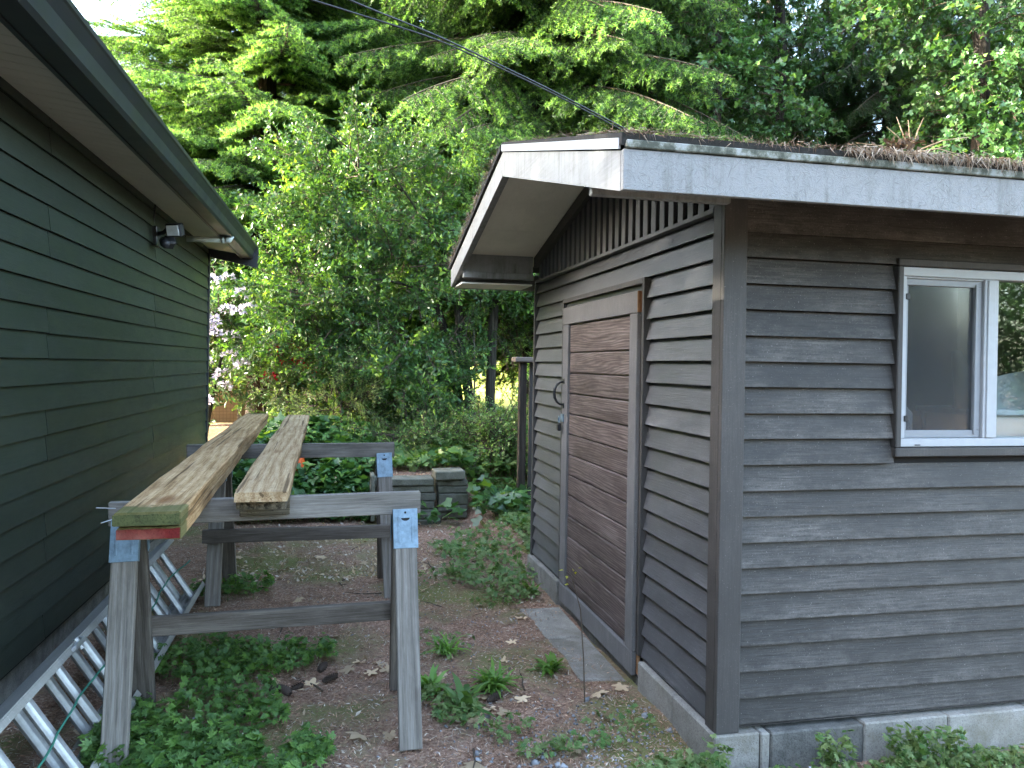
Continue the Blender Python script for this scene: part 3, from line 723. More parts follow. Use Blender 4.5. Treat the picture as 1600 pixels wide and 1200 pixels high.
p0, p1 = (-.535, 2.56, .980), (-.655, 7.30, .985)
a = plank(p0, p1, .185, .038, 'plank', 'lower plank of the left pair with a red painted end', .003); endcap(a, p0, p1, .185, .038, 'red_end', 'red painted front end')
p0, p1 = (-.533, 2.52, 1.030), (-.650, 7.28, 1.028)
a = plank(p0, p1, .192, .040, 'plank', 'upper plank of the left pair, tan with a mossy green end', .004); endcap(a, p0, p1, .192, .040, 'moss_end', 'mossy green front end')
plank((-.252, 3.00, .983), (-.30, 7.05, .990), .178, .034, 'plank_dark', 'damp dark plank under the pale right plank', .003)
plank((-.2475, 2.935, 1.020), (-.297, 7.15, 1.025), .188, .036, 'plank_pale', 'upper plank of the right pair, pale and knotty', .004)
o = beam('timber_offcut', (-.355, 3.300, .928), (-.165, 3.315, .930), .05, .075, M['plank_dark']); tag(o, 'short dark timber offcut against the nearer sawhorse beam', 'offcut')
b = MB()
for i, (x, y, z, dx, dy, dz) in enumerate(((-.80, 3.27, .935, -.055, -.05, .012), (-.79, 3.27, .90, -.05, -.04, -.012))): b.tube([(x, y, z), (x+dx, y+dy, z+dz)], .0022, 6)
o = b.obj('bent_nail', M['alu']); tag(o, 'bent steel nails sticking out of the sawhorse beam end', 'nails')

# ------------------------------------------------------------------ ladder lying on its side
lad = thing('extension_ladder', (-1.0, 3.8, 0), 'aluminium extension ladder lying on its side along the house wall', 'ladder')
dv = Vector((.548, 0, -.837)).normalized(); nv = Vector((.837, 0, .548)).normalized()
def lsec(off, ya, yb, hw, y0, nr, wd):
    c = Vector((-.945, 0, .196))+nv*off
    for s in (-1, 1):
        q = c+dv*hw*s
        b = MB()
        Mr = Matrix((Vector((0, 1, 0)), dv*-1, nv)).transposed().to_4x4(); Mr.translation = q+Vector((0, (ya+yb)/2, 0))
        L = (yb-ya)/2
        b.box(-L, L, -.003, .003, -wd/2, wd/2); b.box(-L, L, .0032 if s > 0 else -.026, .026 if s > 0 else -.0032, wd/2-.006, wd/2); b.box(-L, L, .0032 if s > 0 else -.026, .026 if s > 0 else -.0032, -wd/2, -wd/2+.006)
        b.obj('rail', M['alu_dull'], lad, .001, mat4=Mr)
    me = None
    for i in range(nr):
        y = y0+i*.305
        if y > yb-.08: break
        a = c+dv*(-hw+.002); e = c+dv*(hw-.002)
        if me is None:
            L = (e-a).length/2; b = MB(); pts = []
            for k in range(14):
                t = 2*PI*k/14; r = .0205+.0014*(k % 2); pts.append((-L, r*math.cos(t), max(-.014, r*math.sin(t)*1.0)))
            b.prism(pts, (2*L, 0, 0)); me = b.mesh('rung', M['alu'])
        Mx = Matrix((dv, Vector((0, 1, 0)), nv*-1)).transposed().to_4x4(); Mx = Matrix((dv, nv.cross(dv), nv)).transposed().to_4x4(); Mx.translation = c+Vector((0, y, 0))
        inst('rung', me, lad, Mx)
lsec(.040, 1.9, 5.32, .182, 2.04, 12, .090)
lsec(-.055, 1.7, 5.36, .168, 2.14, 12, .080)
for y in (3.42,):
    for s in (-1, 1):
        q = Vector((-.945, y, .196))+nv*.085+dv*.165*s
        b = MB(); b.tube([q+Vector((0, -.10, 0))-nv*.02, q+Vector((0, -.06, 0)), q+Vector((0, .05, 0)), q+Vector((0, .10, 0))-nv*.03], [.010, .014, .014, .008], 6)
        b.tube([q-dv*.025, q+dv*.025], .012, 8); b.obj('rung_lock', M['alu'], lad, .001)
b = MB(); pts = []
for i in range(40):
    y = 2.2+i*.082; q = Vector((-.935, y, .196))+nv*(.068+.006*math.sin(i*1.9))+dv*(.02*math.sin(i*.35)-.012)
    pts.append(q)
b.tube(pts, .0045, 6); o = b.obj('rope', M['rope'], smooth=True); tag(o, 'thin green rope strung along the ladder rungs', 'rope')

# ------------------------------------------------------------------ paving slabs before the door
path = bpy.data.objects.new('path', None); link(path, None, Matrix.Translation((1.25, 4.1, 0))); path['kind'] = 'structure'
def slab(poly, z0, z1, mat):
    cx = sum(p[0] for p in poly)/len(poly); cyy = sum(p[1] for p in poly)/len(poly)
    b = MB(); b.prism([(x-cx, y-cyy, z0) for x, y in poly], (0, 0, z1-z0)); return b.obj('paving_slab', M[mat], path, .007, mat4=Matrix.Translation((cx, cyy, 0)))
slab([(1.165, 4.215), (1.385, 4.200), (1.385, 4.74), (1.13, 4.75)], -.05, .011, 'paver')
slab([(1.175, 3.64), (1.385, 3.585), (1.385, 4.192), (1.168, 4.205)], -.05, .008, 'paver')

# ------------------------------------------------------------------ low retaining wall of stacked slabs
rw = thing('retaining_wall', (.85, 7.65, 0), 'low garden wall of stacked mossy concrete slabs before the shrubs', 'wall')
def stone(x0, x1, z0, z1, y0=7.56, d=.26, tilt=0):
    c = Vector(((x0+x1)/2, y0+d/2+rnd.uniform(-.012, .012), (z0+z1)/2)); a = (x1-x0)/2; b = MB(); h = (z1-z0)/2
    n = 6; vs = []
    for yv in (-d/2, d/2):
        for i in range(n+1):
            j = rnd.uniform(-.008, .008); x = -a+2*a*i/n
            vs += [(x, yv+j, -h), (x, yv+j+rnd.uniform(-.006, .006), h)]
    m2 = 2*(n+1); fs = [(0, 1, m2+1, m2), (2*n, m2+2*n, m2+2*n+1, 2*n+1)]
    for i in range(n):
        q = 2*i; fs += [(q, q+2, q+3, q+1), (m2+q, m2+q+1, m2+q+3, m2+q+2), (q+1, q+3, m2+q+3, m2+q+1), (q, m2+q, m2+q+2, q+2)]
    b.add(vs, fs); b.obj('stone_slab', M['slabstone'], rw, .008, mat4=Matrix.Translation(c) @ Matrix.Rotation(tilt, 4, 'Y'))
z = .045
for i, h in enumerate((.082, .074, .078, .07, .072)): stone(.40+rnd.uniform(-.01, .01), .955+rnd.uniform(-.012, .012), z, z+h-.006); z += h
z = .03
for i, h in enumerate((.068, .062, .11, .07, .058)):
    stone(.985+rnd.uniform(-.008, .008), (1.28, 1.27, 1.275, 1.27, 1.275)[i]+rnd.uniform(-.01, .01), z, z+h-.006); z += h
stone(.955, 1.24, .402, .485, 7.52, .30, math.radians(-1.5))
stone(.62, 1.00, -.02, .05, 7.40, .2); stone(.60, 1.0, .052, .10, 7.43, .2)
b = MB(); b.box(-.02, .02, -.14, .14, -.2, .23); b.obj('end_slab', M['slabstone'], rw, .008, mat4=Matrix.Translation((.372, 7.69, .22)))
# mossy timber edging
M['moss_timber'] = wood('mossy timber', (.06, .055, .02), (.13, .135, .035), (.22, .20, .07), 0, 60, 10, .95, .8)
o = beam('landscape_timber', (1.365, 7.50, .055), (1.36, 6.52, .035), .09, .09, M['moss_timber'], bevel=.012); tag(o, 'mossy landscape timber running from the low wall', 'timber', 'garden edging timbers')
o = beam('landscape_timber', (1.345, 6.50, .035), (1.56, 5.86, .025), .09, .08, M['moss_timber'], bevel=.012); tag(o, 'yellow mossy landscape timber nearest the shed corner', 'timber', 'garden edging timbers')

# ------------------------------------------------------------------ fence behind the shed
fe = thing('wooden_fence', (2.4, 7.5, .45), 'dark wooden fence end with a flat cap behind the shed', 'fence')
box('post', 1.745, 1.815, 7.46, 7.53, .1, 1.535, M['bark_dark'], fe, .004)
box('cap_rail', 1.69, 4.6, 7.42, 7.60, 1.537, 1.585, M['brown_grey_wood'], fe, .006)
for i in range(14): box('fence_board', 1.855+i*.15, 1.855+i*.15+.142, 7.52, 7.54, .1, 1.536, M['shed_trim'], fe, .002)

# ------------------------------------------------------------------ beige panel fence behind the rhododendrons
fp = thing('panel_fence', (-1.5, 15, .4), 'beige board fence with a wire grid far behind the rhododendrons', 'fence')
M['beige'] = plain('beige panel', (.46, .37, .29), .8, 0, .1, 3)
M['wire'] = plain('grid wire', (.26, .22, .18), .6)
for i in range(4):
    x = -3.6+i*.98; box('panel', x+.03, x+.95, 15.0, 15.03, .40, 2.0, M['beige'], fp); box('post', x-.035, x+.025, 14.96, 15.05, .2, 2.05, M['white'], fp, .004)
b = MB()
for i in range(66): b.box(-3.6+i*.06, -3.6+i*.06+.006, 14.975, 14.979, .42, 1.98)
for i in range(27): b.box(-3.6, .32, 14.970, 14.974, .42+i*.06, .426+i*.06)
o = b.obj('wire_grid', M['wire'], fp); o['kind'] = 'stuff'

# ------------------------------------------------------------------ cone, cable
tc = thing('traffic_cone', (-.355, 8.35, .30), 'orange traffic cone standing behind the farther sawhorse', 'cone')
b = MB(); b.tube([(-.355, 8.35, .325), (-.355, 8.35, .74), (-.355, 8.35, .765)], [.115, .03, .026], 18); b.obj('body', M['orange'], tc, smooth=False)
MB().box(-.51, -.20, 8.195, 8.505, .30, .325).obj('base', M['orange'], tc, .006)
def cable(ctrl, r, label):
    b = MB(); pts = []
    for p, q in zip(ctrl[:-1], ctrl[1:]):
        for i in range(10): pts.append(Vector(p).lerp(Vector(q), i/10))
    pts.append(Vector(ctrl[-1]))
    for _ in range(6): pts = [pts[0]]+[(pts[i-1]+pts[i]*2+pts[i+1])/4 for i in range(1, len(pts)-1)]+[pts[-1]]
    b.tube(pts, r, 6); o = b.obj('power_cable', M['cable'], smooth=True); return tag(o, label, 'cable', 'overhead cables to the shed')
cable([(-.75, 2.82, 3.035), (.036, 3.3, 2.967), (.44, 3.6, 2.985), (1.03, 3.95, 2.93), (2.02, 4.5, 2.78)], .0040, 'upper of the two black overhead cables running to the shed')
cable([(-.75, 2.94, 2.93), (-.10, 3.3, 2.95), (.44, 3.6, 2.97), (1.03, 3.95, 2.918), (2.02, 4.51, 2.765)], .0038, 'lower black overhead cable that joins the other above the shed')

# ================================================================== vegetation
def nrm(a): return a/np.maximum(np.linalg.norm(a, axis=-1, keepdims=True), 1e-9)
def orient(d, up):
    y = nrm(d); x = nrm(np.cross(y, up)); z = np.cross(x, y)
    return np.stack([x, y, z], -1)                 # columns
def scatter(TV, TF, R, T, S):
    N = len(T); V = np.einsum('nij,kj->nki', R, TV)*S[:, None, None]+T[:, None, :]
    F = TF[None]+(np.arange(N)*len(TV))[:, None, None]
    return V.reshape(-1, 3), F.reshape(-1, TF.shape[1])
def join(parts):
    Vs, Fs, Ms, o = [], [], [], 0
    for V, F, mi in parts:
        Vs.append(V); Fs.append(F+o); o += len(V)
        Ms.append(np.full(len(F), mi) if np.isscalar(mi) else mi)
    return np.concatenate(Vs), np.concatenate(Fs), np.concatenate(Ms)
def tube_np(P, R0, n=4):
    P = np.asarray(P, float); N = len(P); R0 = np.broadcast_to(np.asarray(R0, float), (N,))
    d = nrm(np.gradient(P, axis=0)); ref = np.array([0, 0, 1.]) if abs(d[N//2, 2]) < .9 else np.array([1., 0, 0])
    a = nrm(np.cross(d, ref)); b = np.cross(a, d); t = np.arange(n)*2*PI/n
    V = P[:, None]+(a[:, None]*np.cos(t)[None, :, None]+b[:, None]*np.sin(t)[None, :, None])*R0[:, None, None]
    i = np.arange(N-1)[:, None]*n; k = np.arange(n)[None]; k2 = (k+1) % n
    q = np.stack([i+k, i+k2, i+n+k2, i+n+k], -1).reshape(-1, 4)
    return V.reshape(-1, 3), np.concatenate([q[:, [0, 1, 2]], q[:, [0, 2, 3]]])

# leaf templates: y along the leaf, z its face, x its width
LEAF = (np.array([(0, 0, 0), (-.24, .42, .06), (0, .5, -.03), (.24, .42, .06), (0, 1, -.06)], float), np.array([(0, 2, 1), (0, 3, 2), (1, 2, 4), (2, 3, 4)]))
LONG = (np.array([(0, 0, 0), (-.14, .5, .03), (0, .5, -.02), (.14, .5, .03), (0, 1, -.12)], float), np.array([(0, 2, 1), (0, 3, 2), (1, 2, 4), (2, 3, 4)]))
IVY = (np.array([(0, .1, 0), (-.34, -.05, .05), (-.5, .38, .02), (-.22, .48, .04), (0, 1.0, -.08), (.22, .48, .04), (.5, .38, .02), (.34, -.05, .05)], float), np.array([(0, 2, 1), (0, 3, 2), (0, 4, 3), (0, 5, 4), (0, 6, 5), (0, 7, 6)]))
BLADE = (np.array([(-.05, 0, 0), (.05, 0, 0), (-.055, .4, .10), (.055, .4, .10), (-.04, .75, .08), (.04, .75, .08), (0, 1, -.05)], float), np.array([(0, 1, 3), (0, 3, 2), (2, 3, 5), (2, 5, 4), (4, 5, 6)]))
TRI = (np.array([(-.5, 0, 0), (.5, 0, 0), (0, 1, 0)], float), np.array([(0, 1, 2)]))
def trifoil():
    V, F = [], []
    for a in (-1.15, -.45, .45, 1.15, 0):
        c, s = math.cos(a), math.sin(a); b0 = len(V); l = 1.0 if abs(a) < 1 else .8
        for x, y, z in ((0, .05, 0), (-.2, .42, .05), (-.1, .66, .03), (0, .48, -.03), (.1, .66, .03), (.2, .42, .05), (0, .95, -.05)):
            V.append(((x*c+y*s)*l, (-x*s+y*c)*l, z))
        F += [(b0, b0+3, b0+1), (b0, b0+5, b0+3), (b0+1, b0+3, b0+2), (b0+3, b0+5, b0+4), (b0+2, b0+3, b0+6), (b0+3, b0+4, b0+6)]
    return np.array(V), np.array(F)
TRIF = trifoil()
def maple():
    pr = []
    for k in range(5):
        a = -2.1+k*1.05; l = (.62, .9, 1.05, .9, .62)[k]
        for da, f in ((-.40, .60), (-.20, .84), (0, 1), (.20, .86), (.40, .58)): pr.append((math.sin(a+da)*l*f, math.cos(a+da)*l*f))
    n = len(pr); V = [(0, 0, 0)]+[(x, y, .16*(x*x+y*y)+.05*math.sin(5*x+3*y)) for x, y in pr]
    return np.array(V), np.array([(0, i+2, i+1) for i in range(n-1)])
MAPLE = maple()

def needles(rg, P, D, L, spacing, ln, wd, newf):
    """needles along straight twigs P + D*L; the last part of each is this year's growth"""
    cnt = np.maximum((L/spacing).astype(int), 3); idx = np.repeat(np.arange(len(P)), cnt)
    st = np.concatenate([np.arange(c)/c for c in cnt]); t = np.clip(st+rg.uniform(0, .04, len(st)), 0, 1)
    d = D[idx]; base = P[idx]+d*(t*L[idx])[:, None]
    r = rg.normal(size=(len(idx), 3)); r = nrm(r-d*(r*d).sum(-1, keepdims=True)); r[:, 2] += .25
    dirn = nrm(d*.55+r*.85); R = orient(dirn, rg.normal(size=dirn.shape))
    new = t > 1-newf[idx]
    S = ln*rg.uniform(.75, 1.2, len(idx))*np.where(new, 1.45, 1)
    TV = TRI[0].copy(); TV[:, 0] *= wd/ln
    V, F = scatter(TV, TRI[1], R, base, S)
    return V, F, np.where(new, 1, 0)

def bough(seed, L, droop, hang, fresh, dens=1.0, ln=.026, wd=.0052):
    rg = np.random.default_rng(seed); parts = []; n = 14; s = np.linspace(0, 1, n)
    main = np.stack([.05*L*np.sin(s*3+seed)*s, s*L, -droop*L*s**1.7+.06*L*s], -1)
    parts.append((*tube_np(main, .020*(1-s)*L/3+.004, 4), 2))
    TP, TD, TL, TN = [], [], [], []
    for sv in np.arange(.10, .99, .105/L*1.0):
        for side in (-1, 1):
            if rg.random() < .08: continue
            i = sv*(n-1); i0 = int(i); p = main[i0]+(main[min(i0+1, n-1)]-main[i0])*(i-i0); td = nrm(main[min(i0+1, n-1)]-main[i0])
            l1 = (.40*L*(1-sv)**.75*rg.uniform(.65, 1.15)+.10)
            a = math.radians(rg.uniform(42, 66)); sd = nrm(np.cross(td, [0, 0, 1.]))*side
            d = nrm(td*math.cos(a)+sd*math.sin(a)+np.array([0, 0, -hang*rg.uniform(.4, 1.3)]))
            m = 5; q = np.linspace(0, 1, m); br = p+d*(q*l1)[:, None]+np.array([0, 0, -1.])*(hang*.45*l1*q**2)[:, None]
            parts.append((*tube_np(br, .006*(1-q)+.0018, 3), 2))
            for k in range(m-1):
                v = br[k+1]-br[k]; ll = np.linalg.norm(v); TP.append(br[k]); TD.append(v/ll); TL.append(ll); TN.append(.9 if k == m-2 and rg.random() < fresh else 0)
            sp = .058/dens
            for tv in np.arange(.12, 1, sp/max(l1, .06)):
                for s2 in (-1, 1):
                    i = tv*(m-1); i0 = int(i); pp = br[i0]+(br[i0+1]-br[i0])*(i-i0); dd = nrm(br[i0+1]-br[i0])
                    b2 = math.radians(rg.uniform(35, 60)); s3 = nrm(np.cross(dd, [0, 0, 1.]))*s2
                    e = nrm(dd*math.cos(b2)+s3*math.sin(b2)+np.array([0, 0, -hang*.8*rg.uniform(0, 1.5)]))
                    TP.append(pp); TD.append(e); TL.append((.05+.16*(1-tv)*min(1, l1))*rg.uniform(.7, 1.3)); TN.append(rg.uniform(.35, .75) if rg.random() < fresh else 0)
    V, F, mi = needles(rg, np.array(TP), np.array(TD), np.array(TL), .0052, ln, wd, np.array(TN))
    parts.append((V, F, mi))
    return join(parts)
def bough_meshes(name, seeds, mats, **kw):
    out = []
    for sdv in seeds:
        V, F, mi = bough(sdv, **kw); out.append(np_mesh(name, V, F, mats, mi))
    return out

def leafy(seed, L, nsub, leaf, size, mats, fresh=.25, hang=.1, spread=1.0, step=.032, flat=.3, tipnew=True):
    """twiggy branch along +Y carrying leaves"""
    rg = np.random.default_rng(seed); parts = []; s = np.linspace(0, 1, 8)
    main = np.stack([.06*L*np.sin(3*s+seed), s*L, -hang*L*s**2+.05*L*np.sin(2*s)], -1)
    parts.append((*tube_np(main, .009*L*(1-s)+.002, 4), 2)); P, D, NW = [], [], []
    for k in range(nsub):
        sv = rg.uniform(.12, 1); i = sv*7; i0 = min(int(i), 6); p = main[i0]+(main[i0+1]-main[i0])*(i-i0)
        d = nrm(np.array([rg.normal()*spread, rg.uniform(.35, 1), rg.normal()*spread*.75+.1])); l = L*rg.uniform(.18, .42)*(1.1-.5*sv)
        q = np.linspace(0, 1, 4); br = p+d*(q*l)[:, None]+np.array([0, 0, -1.])*(hang*.5*l*q**2)[:, None]
        parts.append((*tube_np(br, .003*(1-q)+.0012, 3), 2)); isn = rg.random() < fresh
        for t in np.arange(.15, 1.01, step/l):
            j = min(int(t*3), 2); P.append(br[j]+(br[j+1]-br[j])*(t*3-j))
            r = rg.normal(size=3); D.append(nrm(d*.6+nrm(r)*.9)); NW.append(1 if isn and (t > .45 or not tipnew) else 0)
    P, D, NW = np.array(P), np.array(D), np.array(NW)
    up = nrm(np.array([0, 0, 1.])+rg.normal(size=D.shape)*flat*1.6+np.array([0, .35, 0]))
    V, F = scatter(leaf[0], leaf[1], orient(D, up), P, size*rg.uniform(.65, 1.25, len(P)))
    parts.append((V, F, np.repeat(NW, len(leaf[1]))))
    return np_mesh('branch', *join(parts)[:2], mats, join(parts)[2])

def dirmat(p, d, roll=0, sc=1.0):
    y = Vector(d).normalized(); up = Vector((0, 0, 1))
    if abs(y.z) > .95: up = Vector((1, 0, 0))
    x = y.cross(up).normalized(); z = x.cross(y)
    Mx = Matrix((x, y, z)).transposed().to_4x4() @ Matrix.Rotation(roll, 4, 'Y') @ Matrix.Scale(sc, 4)
    Mx.translation = Vector(p); return Mx

def trunk_mesh(pts, rad, mat, n=12, wob=.06, name='trunk'):
    pts = [Vector(p) for p in pts]; P = []; R0 = []
    for i in range(len(pts)-1):
        for k in range(8):
            t = k/8; P.append(pts[i].lerp(pts[i+1], t)); R0.append(rad[i]+(rad[i+1]-rad[i])*t)
    P.append(pts[-1]); R0.append(rad[-1])
    for _ in range(3): P = [P[0]]+[(P[i-1]+P[i]*2+P[i+1])/4 for i in range(1, len(P)-1)]+[P[-1]]
    V, F = tube_np(np.array([tuple(p) for p in P]), np.array(R0), n)
    V = V+RG.normal(size=V.shape)*wob*np.repeat(np.array(R0), n)[:, None]*.6
    return np_mesh(name, V, F, mat, smooth=True)

BT = [M['needle'], M['needle_new'], M['twig']]; BD = [M['needle_deep'], M['needle'], M['twig']]
SPRUCE = bough_meshes('bough', (1, 2, 3, 4), BT, L=3.0, droop=.10, hang=.28, fresh=.75, dens=.80, ln=.034, wd=.0080)
FIR = bough_meshes('bough', (11, 12, 13, 14), BT, L=3.0, droop=.26, hang=.50, fresh=.55, dens=.85, ln=.034, wd=.0080)
DARKF = bough_meshes('bough', (21, 22, 23), BD, L=3.0, droop=.30, hang=.70, fresh=.25, dens=.85, ln=.036, wd=.0085)
DEADB = bough_meshes('dead_bough', (31,), [M['dead_needle'], M['dead_needle'], M['twig']], L=2.0, droop=.5, hang=.8, fresh=0, dens=.6)

def conifer(x, y, z0, H, Lmax, boughs, label, name='fir_tree', first=1.2, step=.30, per=5, tilt=-.12, r0=.26, keep=None, mat='bark_dark', minl=.0, dead=0, dense=9.5):
    t = thing(name, (x, y, z0), label, 'tree', 'conifers behind the shed and house')
    inst('trunk', trunk_mesh([(x, y, z0-.2), (x+.1, y, z0+H*.5), (x, y+.05, z0+H)], [r0, r0*.6, .03], M[mat]), t)
    h = first; n = 0
    while h < H-.3:
        f = max(minl, (1-h/H))**.65
        if h < 2.2: f *= .8
        a0 = rnd.uniform(0, 6.28)
        for k in range(per):
            if n >= 296: break
            a = a0+k*2*PI/per+rnd.uniform(-.35, .35)
            L = Lmax*f*rnd.uniform(.75, 1.12)
            d = Vector((math.cos(a), math.sin(a), tilt+.45*(h/H)**2+rnd.uniform(-.12, .12)))
            p = Vector((x, y, z0+h+rnd.uniform(-.15, .15)))+Vector((math.cos(a), math.sin(a), 0))*.08
            if keep and not keep(p+d*L*.6): continue
            me = rnd.choice(DEADB if rnd.random() < dead else boughs)
            inst(me.name.split('.')[0], me, t, dirmat(p, d, rnd.uniform(-.25, .25), L/3.0)); n += 1
        h += step*rnd.uniform(.8, 1.2)*(1 if h < dense else 2.2)
    return t

conifer(-1.25, 14.2, .35, 15.5, 4.3, SPRUCE, 'tall spruce with pale new tips beyond the house corner', 'spruce_tree', 1.6, .20, 6, -.10, .22)
conifer(3.25, 12.4, .5, 17, 4.4, FIR, 'bright green drooping fir right behind the shed ridge', 'fir_tree', 2.6, .20, 6, -.22, .22, dead=.04)
conifer(9.9, 12.9, .4, 16, 3.8, DARKF, 'dark drooping fir behind the right end of the shed roof', 'fir_tree', 2.6, .28, 5, -.3, .20)
conifer(6.3, 15.8, .4, 18, 4.4, DARKF, 'dark fir standing deep behind the ivy covered trunk', 'fir_tree', 2.4, .26, 6, -.25, .22)
SUN_BLOCK_ROW = [(-13.2, 3.2, 'fourth from the near end of the row'), (-14.6, 5.2, 'set back near the middle of the row'), (-12.8, 6.6, 'across from the middle of the house'), (-14.5, 8.2, 'set back past the middle of the row'), (-13.0, 9.6, 'at the far end of the row'), (-14.2, .8, 'behind the near trees of the row'), (-13.2, -1.8, 'beside the near part of the house roof'), (-14.0, -4.8, 'near the front of the house'), (-13.0, -7.8, 'nearest of the row'), (-14.0, -11.5, 'past the near end of the house'), (-15.0, -15.5, 'well before the near end of the house'), (-14.0, -19.0, 'far before the near end of the house'), (-15.5, -22.5, 'farthest before the near end of the house'), (-16.4, 2.4, 'deep behind the fourth of the row'), (-16.6, 6.2, 'deep behind the middle of the row'), (-16.2, 9.4, 'deep behind the far end of the row')]
for k, (tx, ty, lb) in enumerate(SUN_BLOCK_ROW):  # out of view, added to keep the low sun off the foreground
    conifer(tx, ty, 0, 11.2+.4*(k % 3), 2.6, SPRUCE, 'unseen sun blocking spruce beyond the house, '+lb, 'spruce_tree', .6, .40, 7, -.1, .2, minl=.5, dense=12)
conifer(.8, 18.0, .4, 17, 4.6, FIR, 'dark tall fir between the spruce and the bright fir', 'fir_tree', 2.6, .26, 6, -.2, .26)
conifer(13.2, 14.5, .4, 16, 4.2, DARKF, 'dark fir farthest to the right behind the ivy', 'fir_tree', 2.6, .5, 5, -.25, .26)
conifer(11.5, 20.0, .4, 17, 4.6, DARKF, 'distant dark fir seen between the ivy clad trunks', 'fir_tree', 2.6, .5, 5, -.2, .26)

# glossy evergreen over the shrubs, on three stems
HOL = [leafy(40+i, 1.05, 26, LEAF, .076, [M['holly'], M['holly_new'], M['twig']], fresh=.22, hang=.12, step=.026) for i in range(5)]
def crown_branches(t, meshes, ell, n, inner=.35, sc=(.8, 1.15), name='branch', keep=None):
    k = 0; tries = 0
    while k < n and tries < n*12:
        tries += 1
        (c, r) = rnd.choice(ell); u = Vector((rnd.gauss(0, 1), rnd.gauss(0, 1), rnd.gauss(0, 1))).normalized(); f = rnd.uniform(inner, 1)**.5
        p = Vector((c[0]+u.x*r[0]*f, c[1]+u.y*r[1]*f, c[2]+u.z*r[2]*f))
        if keep and not keep(p): continue
        d = (u+Vector((rnd.gauss(0, .35), rnd.gauss(0, .35), rnd.gauss(0, .3)-.05)))
        s = rnd.uniform(*sc); inst(name, rnd.choice(meshes), t, dirmat(p-u*.45*s, d, rnd.uniform(-PI, PI), s)); k += 1
hol = thing('holly_tree', (1.8, 10.2, .5), 'glossy dark evergreen with bare lower stems left of the shed', 'tree')
b1 = trunk_mesh([(1.80, 10.2, .35), (1.72, 10.2, 1.1), (1.58, 10.15, 1.8), (1.45, 10.1, 3.4)], [.085, .07, .062, .03], M['bark_mid']); inst('trunk', b1, hol)
inst('trunk', trunk_mesh([(1.70, 10.35, .35), (1.58, 10.35, 1.2), (1.42, 10.3, 1.9), (.9, 10.2, 3.2)], [.075, .062, .055, .03], M['bark_dark']), hol)
inst('trunk', trunk_mesh([(1.96, 10.1, .3), (1.97, 10.1, 1.0), (2.0, 10.1, 2.3), (2.15, 10.2, 4.0)], [.095, .066, .060, .03], M['bark_mid']), hol)
for p in (((1.5, 10.15, 2.3), (.7, 9.7, 2.5), (-.3, 9.3, 2.5)), ((1.48, 10.1, 2.7), (1.0, 9.4, 3.2), (.6, 8.9, 3.6)), ((1.45, 10.1, 3.2), (.4, 10.2, 4.0), (-.3, 10.2, 4.5))):
    inst('limb', trunk_mesh(p, [.022, .014, .006], M['bark_dark'], 7, name='limb'), hol)
def hk(p): return not (p.x > .85 and p.z < 2.35) and p.z > .95
crown_branches(hol, HOL, [((.55, 9.7, 2.35), (1.35, .9, 1.15)), ((1.25, 9.9, 3.1), (1.15, .9, .95)), ((.2, 9.9, 3.6), (1.0, .8, .9)), ((.9, 9.6, 1.75), (.75, .7, .75)), ((1.9, 10.0, 2.7), (.7, .6, .55)), ((-.35, 9.8, 2.3), (.55, .6, .75))], 292, .3, (.55, .95), keep=hk)
# a few loose dark leaves hanging by the bare stems
bt = thing('broadleaf_shrub', (1.75, 9.6, .5), 'thin leafy shrub beside the bare stems in the gap', 'shrub', 'shrubs under the trees')
for i in range(5):
    p = (rnd.uniform(1.40, 1.66), rnd.uniform(9.4, 9.8), rnd.uniform(.9, 2.0)); inst('branch', rnd.choice(HOL), bt, dirmat(p, (rnd.gauss(0, .5), rnd.gauss(0, .5), .4), 0, .38))
inst('stem', trunk_mesh([(1.7, 9.6, .3), (1.68, 9.6, 1.2), (1.66, 9.6, 1.95)], [.016, .012, .005], M['bark'], 6, name='stem'), bt)

# ivy clad trunks on the right
IVB = [leafy(60+i, .9, 20, IVY, .085, [M['ivy'], M['ivy_light'], M['twig']], fresh=.16, hang=.35, step=.045, flat=.55) for i in range(5)]
def ivy_tree(x, y, z0, H, rx, ry, zlo, zhi, n, label, sc=(.7, 1.1), r0=.13):
    t = thing('ivy_clad_tree', (x, y, z0), label, 'tree', 'ivy clad trees behind the shed')
    inst('trunk', trunk_mesh([(x, y, z0-.2), (x+.12, y, z0+H*.5), (x-.1, y, z0+H)], [r0, r0*.8, r0*.4], M['bark_dark']), t)
    for i in range(n):
        a = rnd.uniform(0, 2*PI); zz = z0+zlo+(zhi-zlo)*rnd.random(); f = rnd.uniform(.1, 1)
        w = (.75+.35*math.sin(zz*1.7+x)); p = (x+math.cos(a)*rx*f*w, y+math.sin(a)*ry*f*w, zz)
        inst('ivy_spray', rnd.choice(IVB), t, dirmat(p, (math.cos(a)+rnd.gauss(0, .4), math.sin(a)+rnd.gauss(0, .4), rnd.uniform(-.7, .4)), rnd.uniform(-.6, .6), rnd.uniform(*sc)))
    return t
ivy_tree(5.6, 11.4, .4, 12, 1.05, .9, .5, 8.2, 280, 'dark ivy smothered trunk rising behind the shed corner post')
ivy_tree(8.6, 9.4, .4, 11, 1.30, 1.15, 2.9, 7.0, 294, 'leafy ivy clad tree at the far right above the shed roof')
ivy_tree(2.85, 11.7, .4, 12,   .16, .16, .3, 4.2, 34, 'slim mossy trunk with thin ivy just past the shed edge', (.4, .6), .11)
ivy_tree(7.3, 12.4, .4, 12, .8, .8, 3.9, 9.5, 150, 'ivy covered trunk with sky gaps either side')

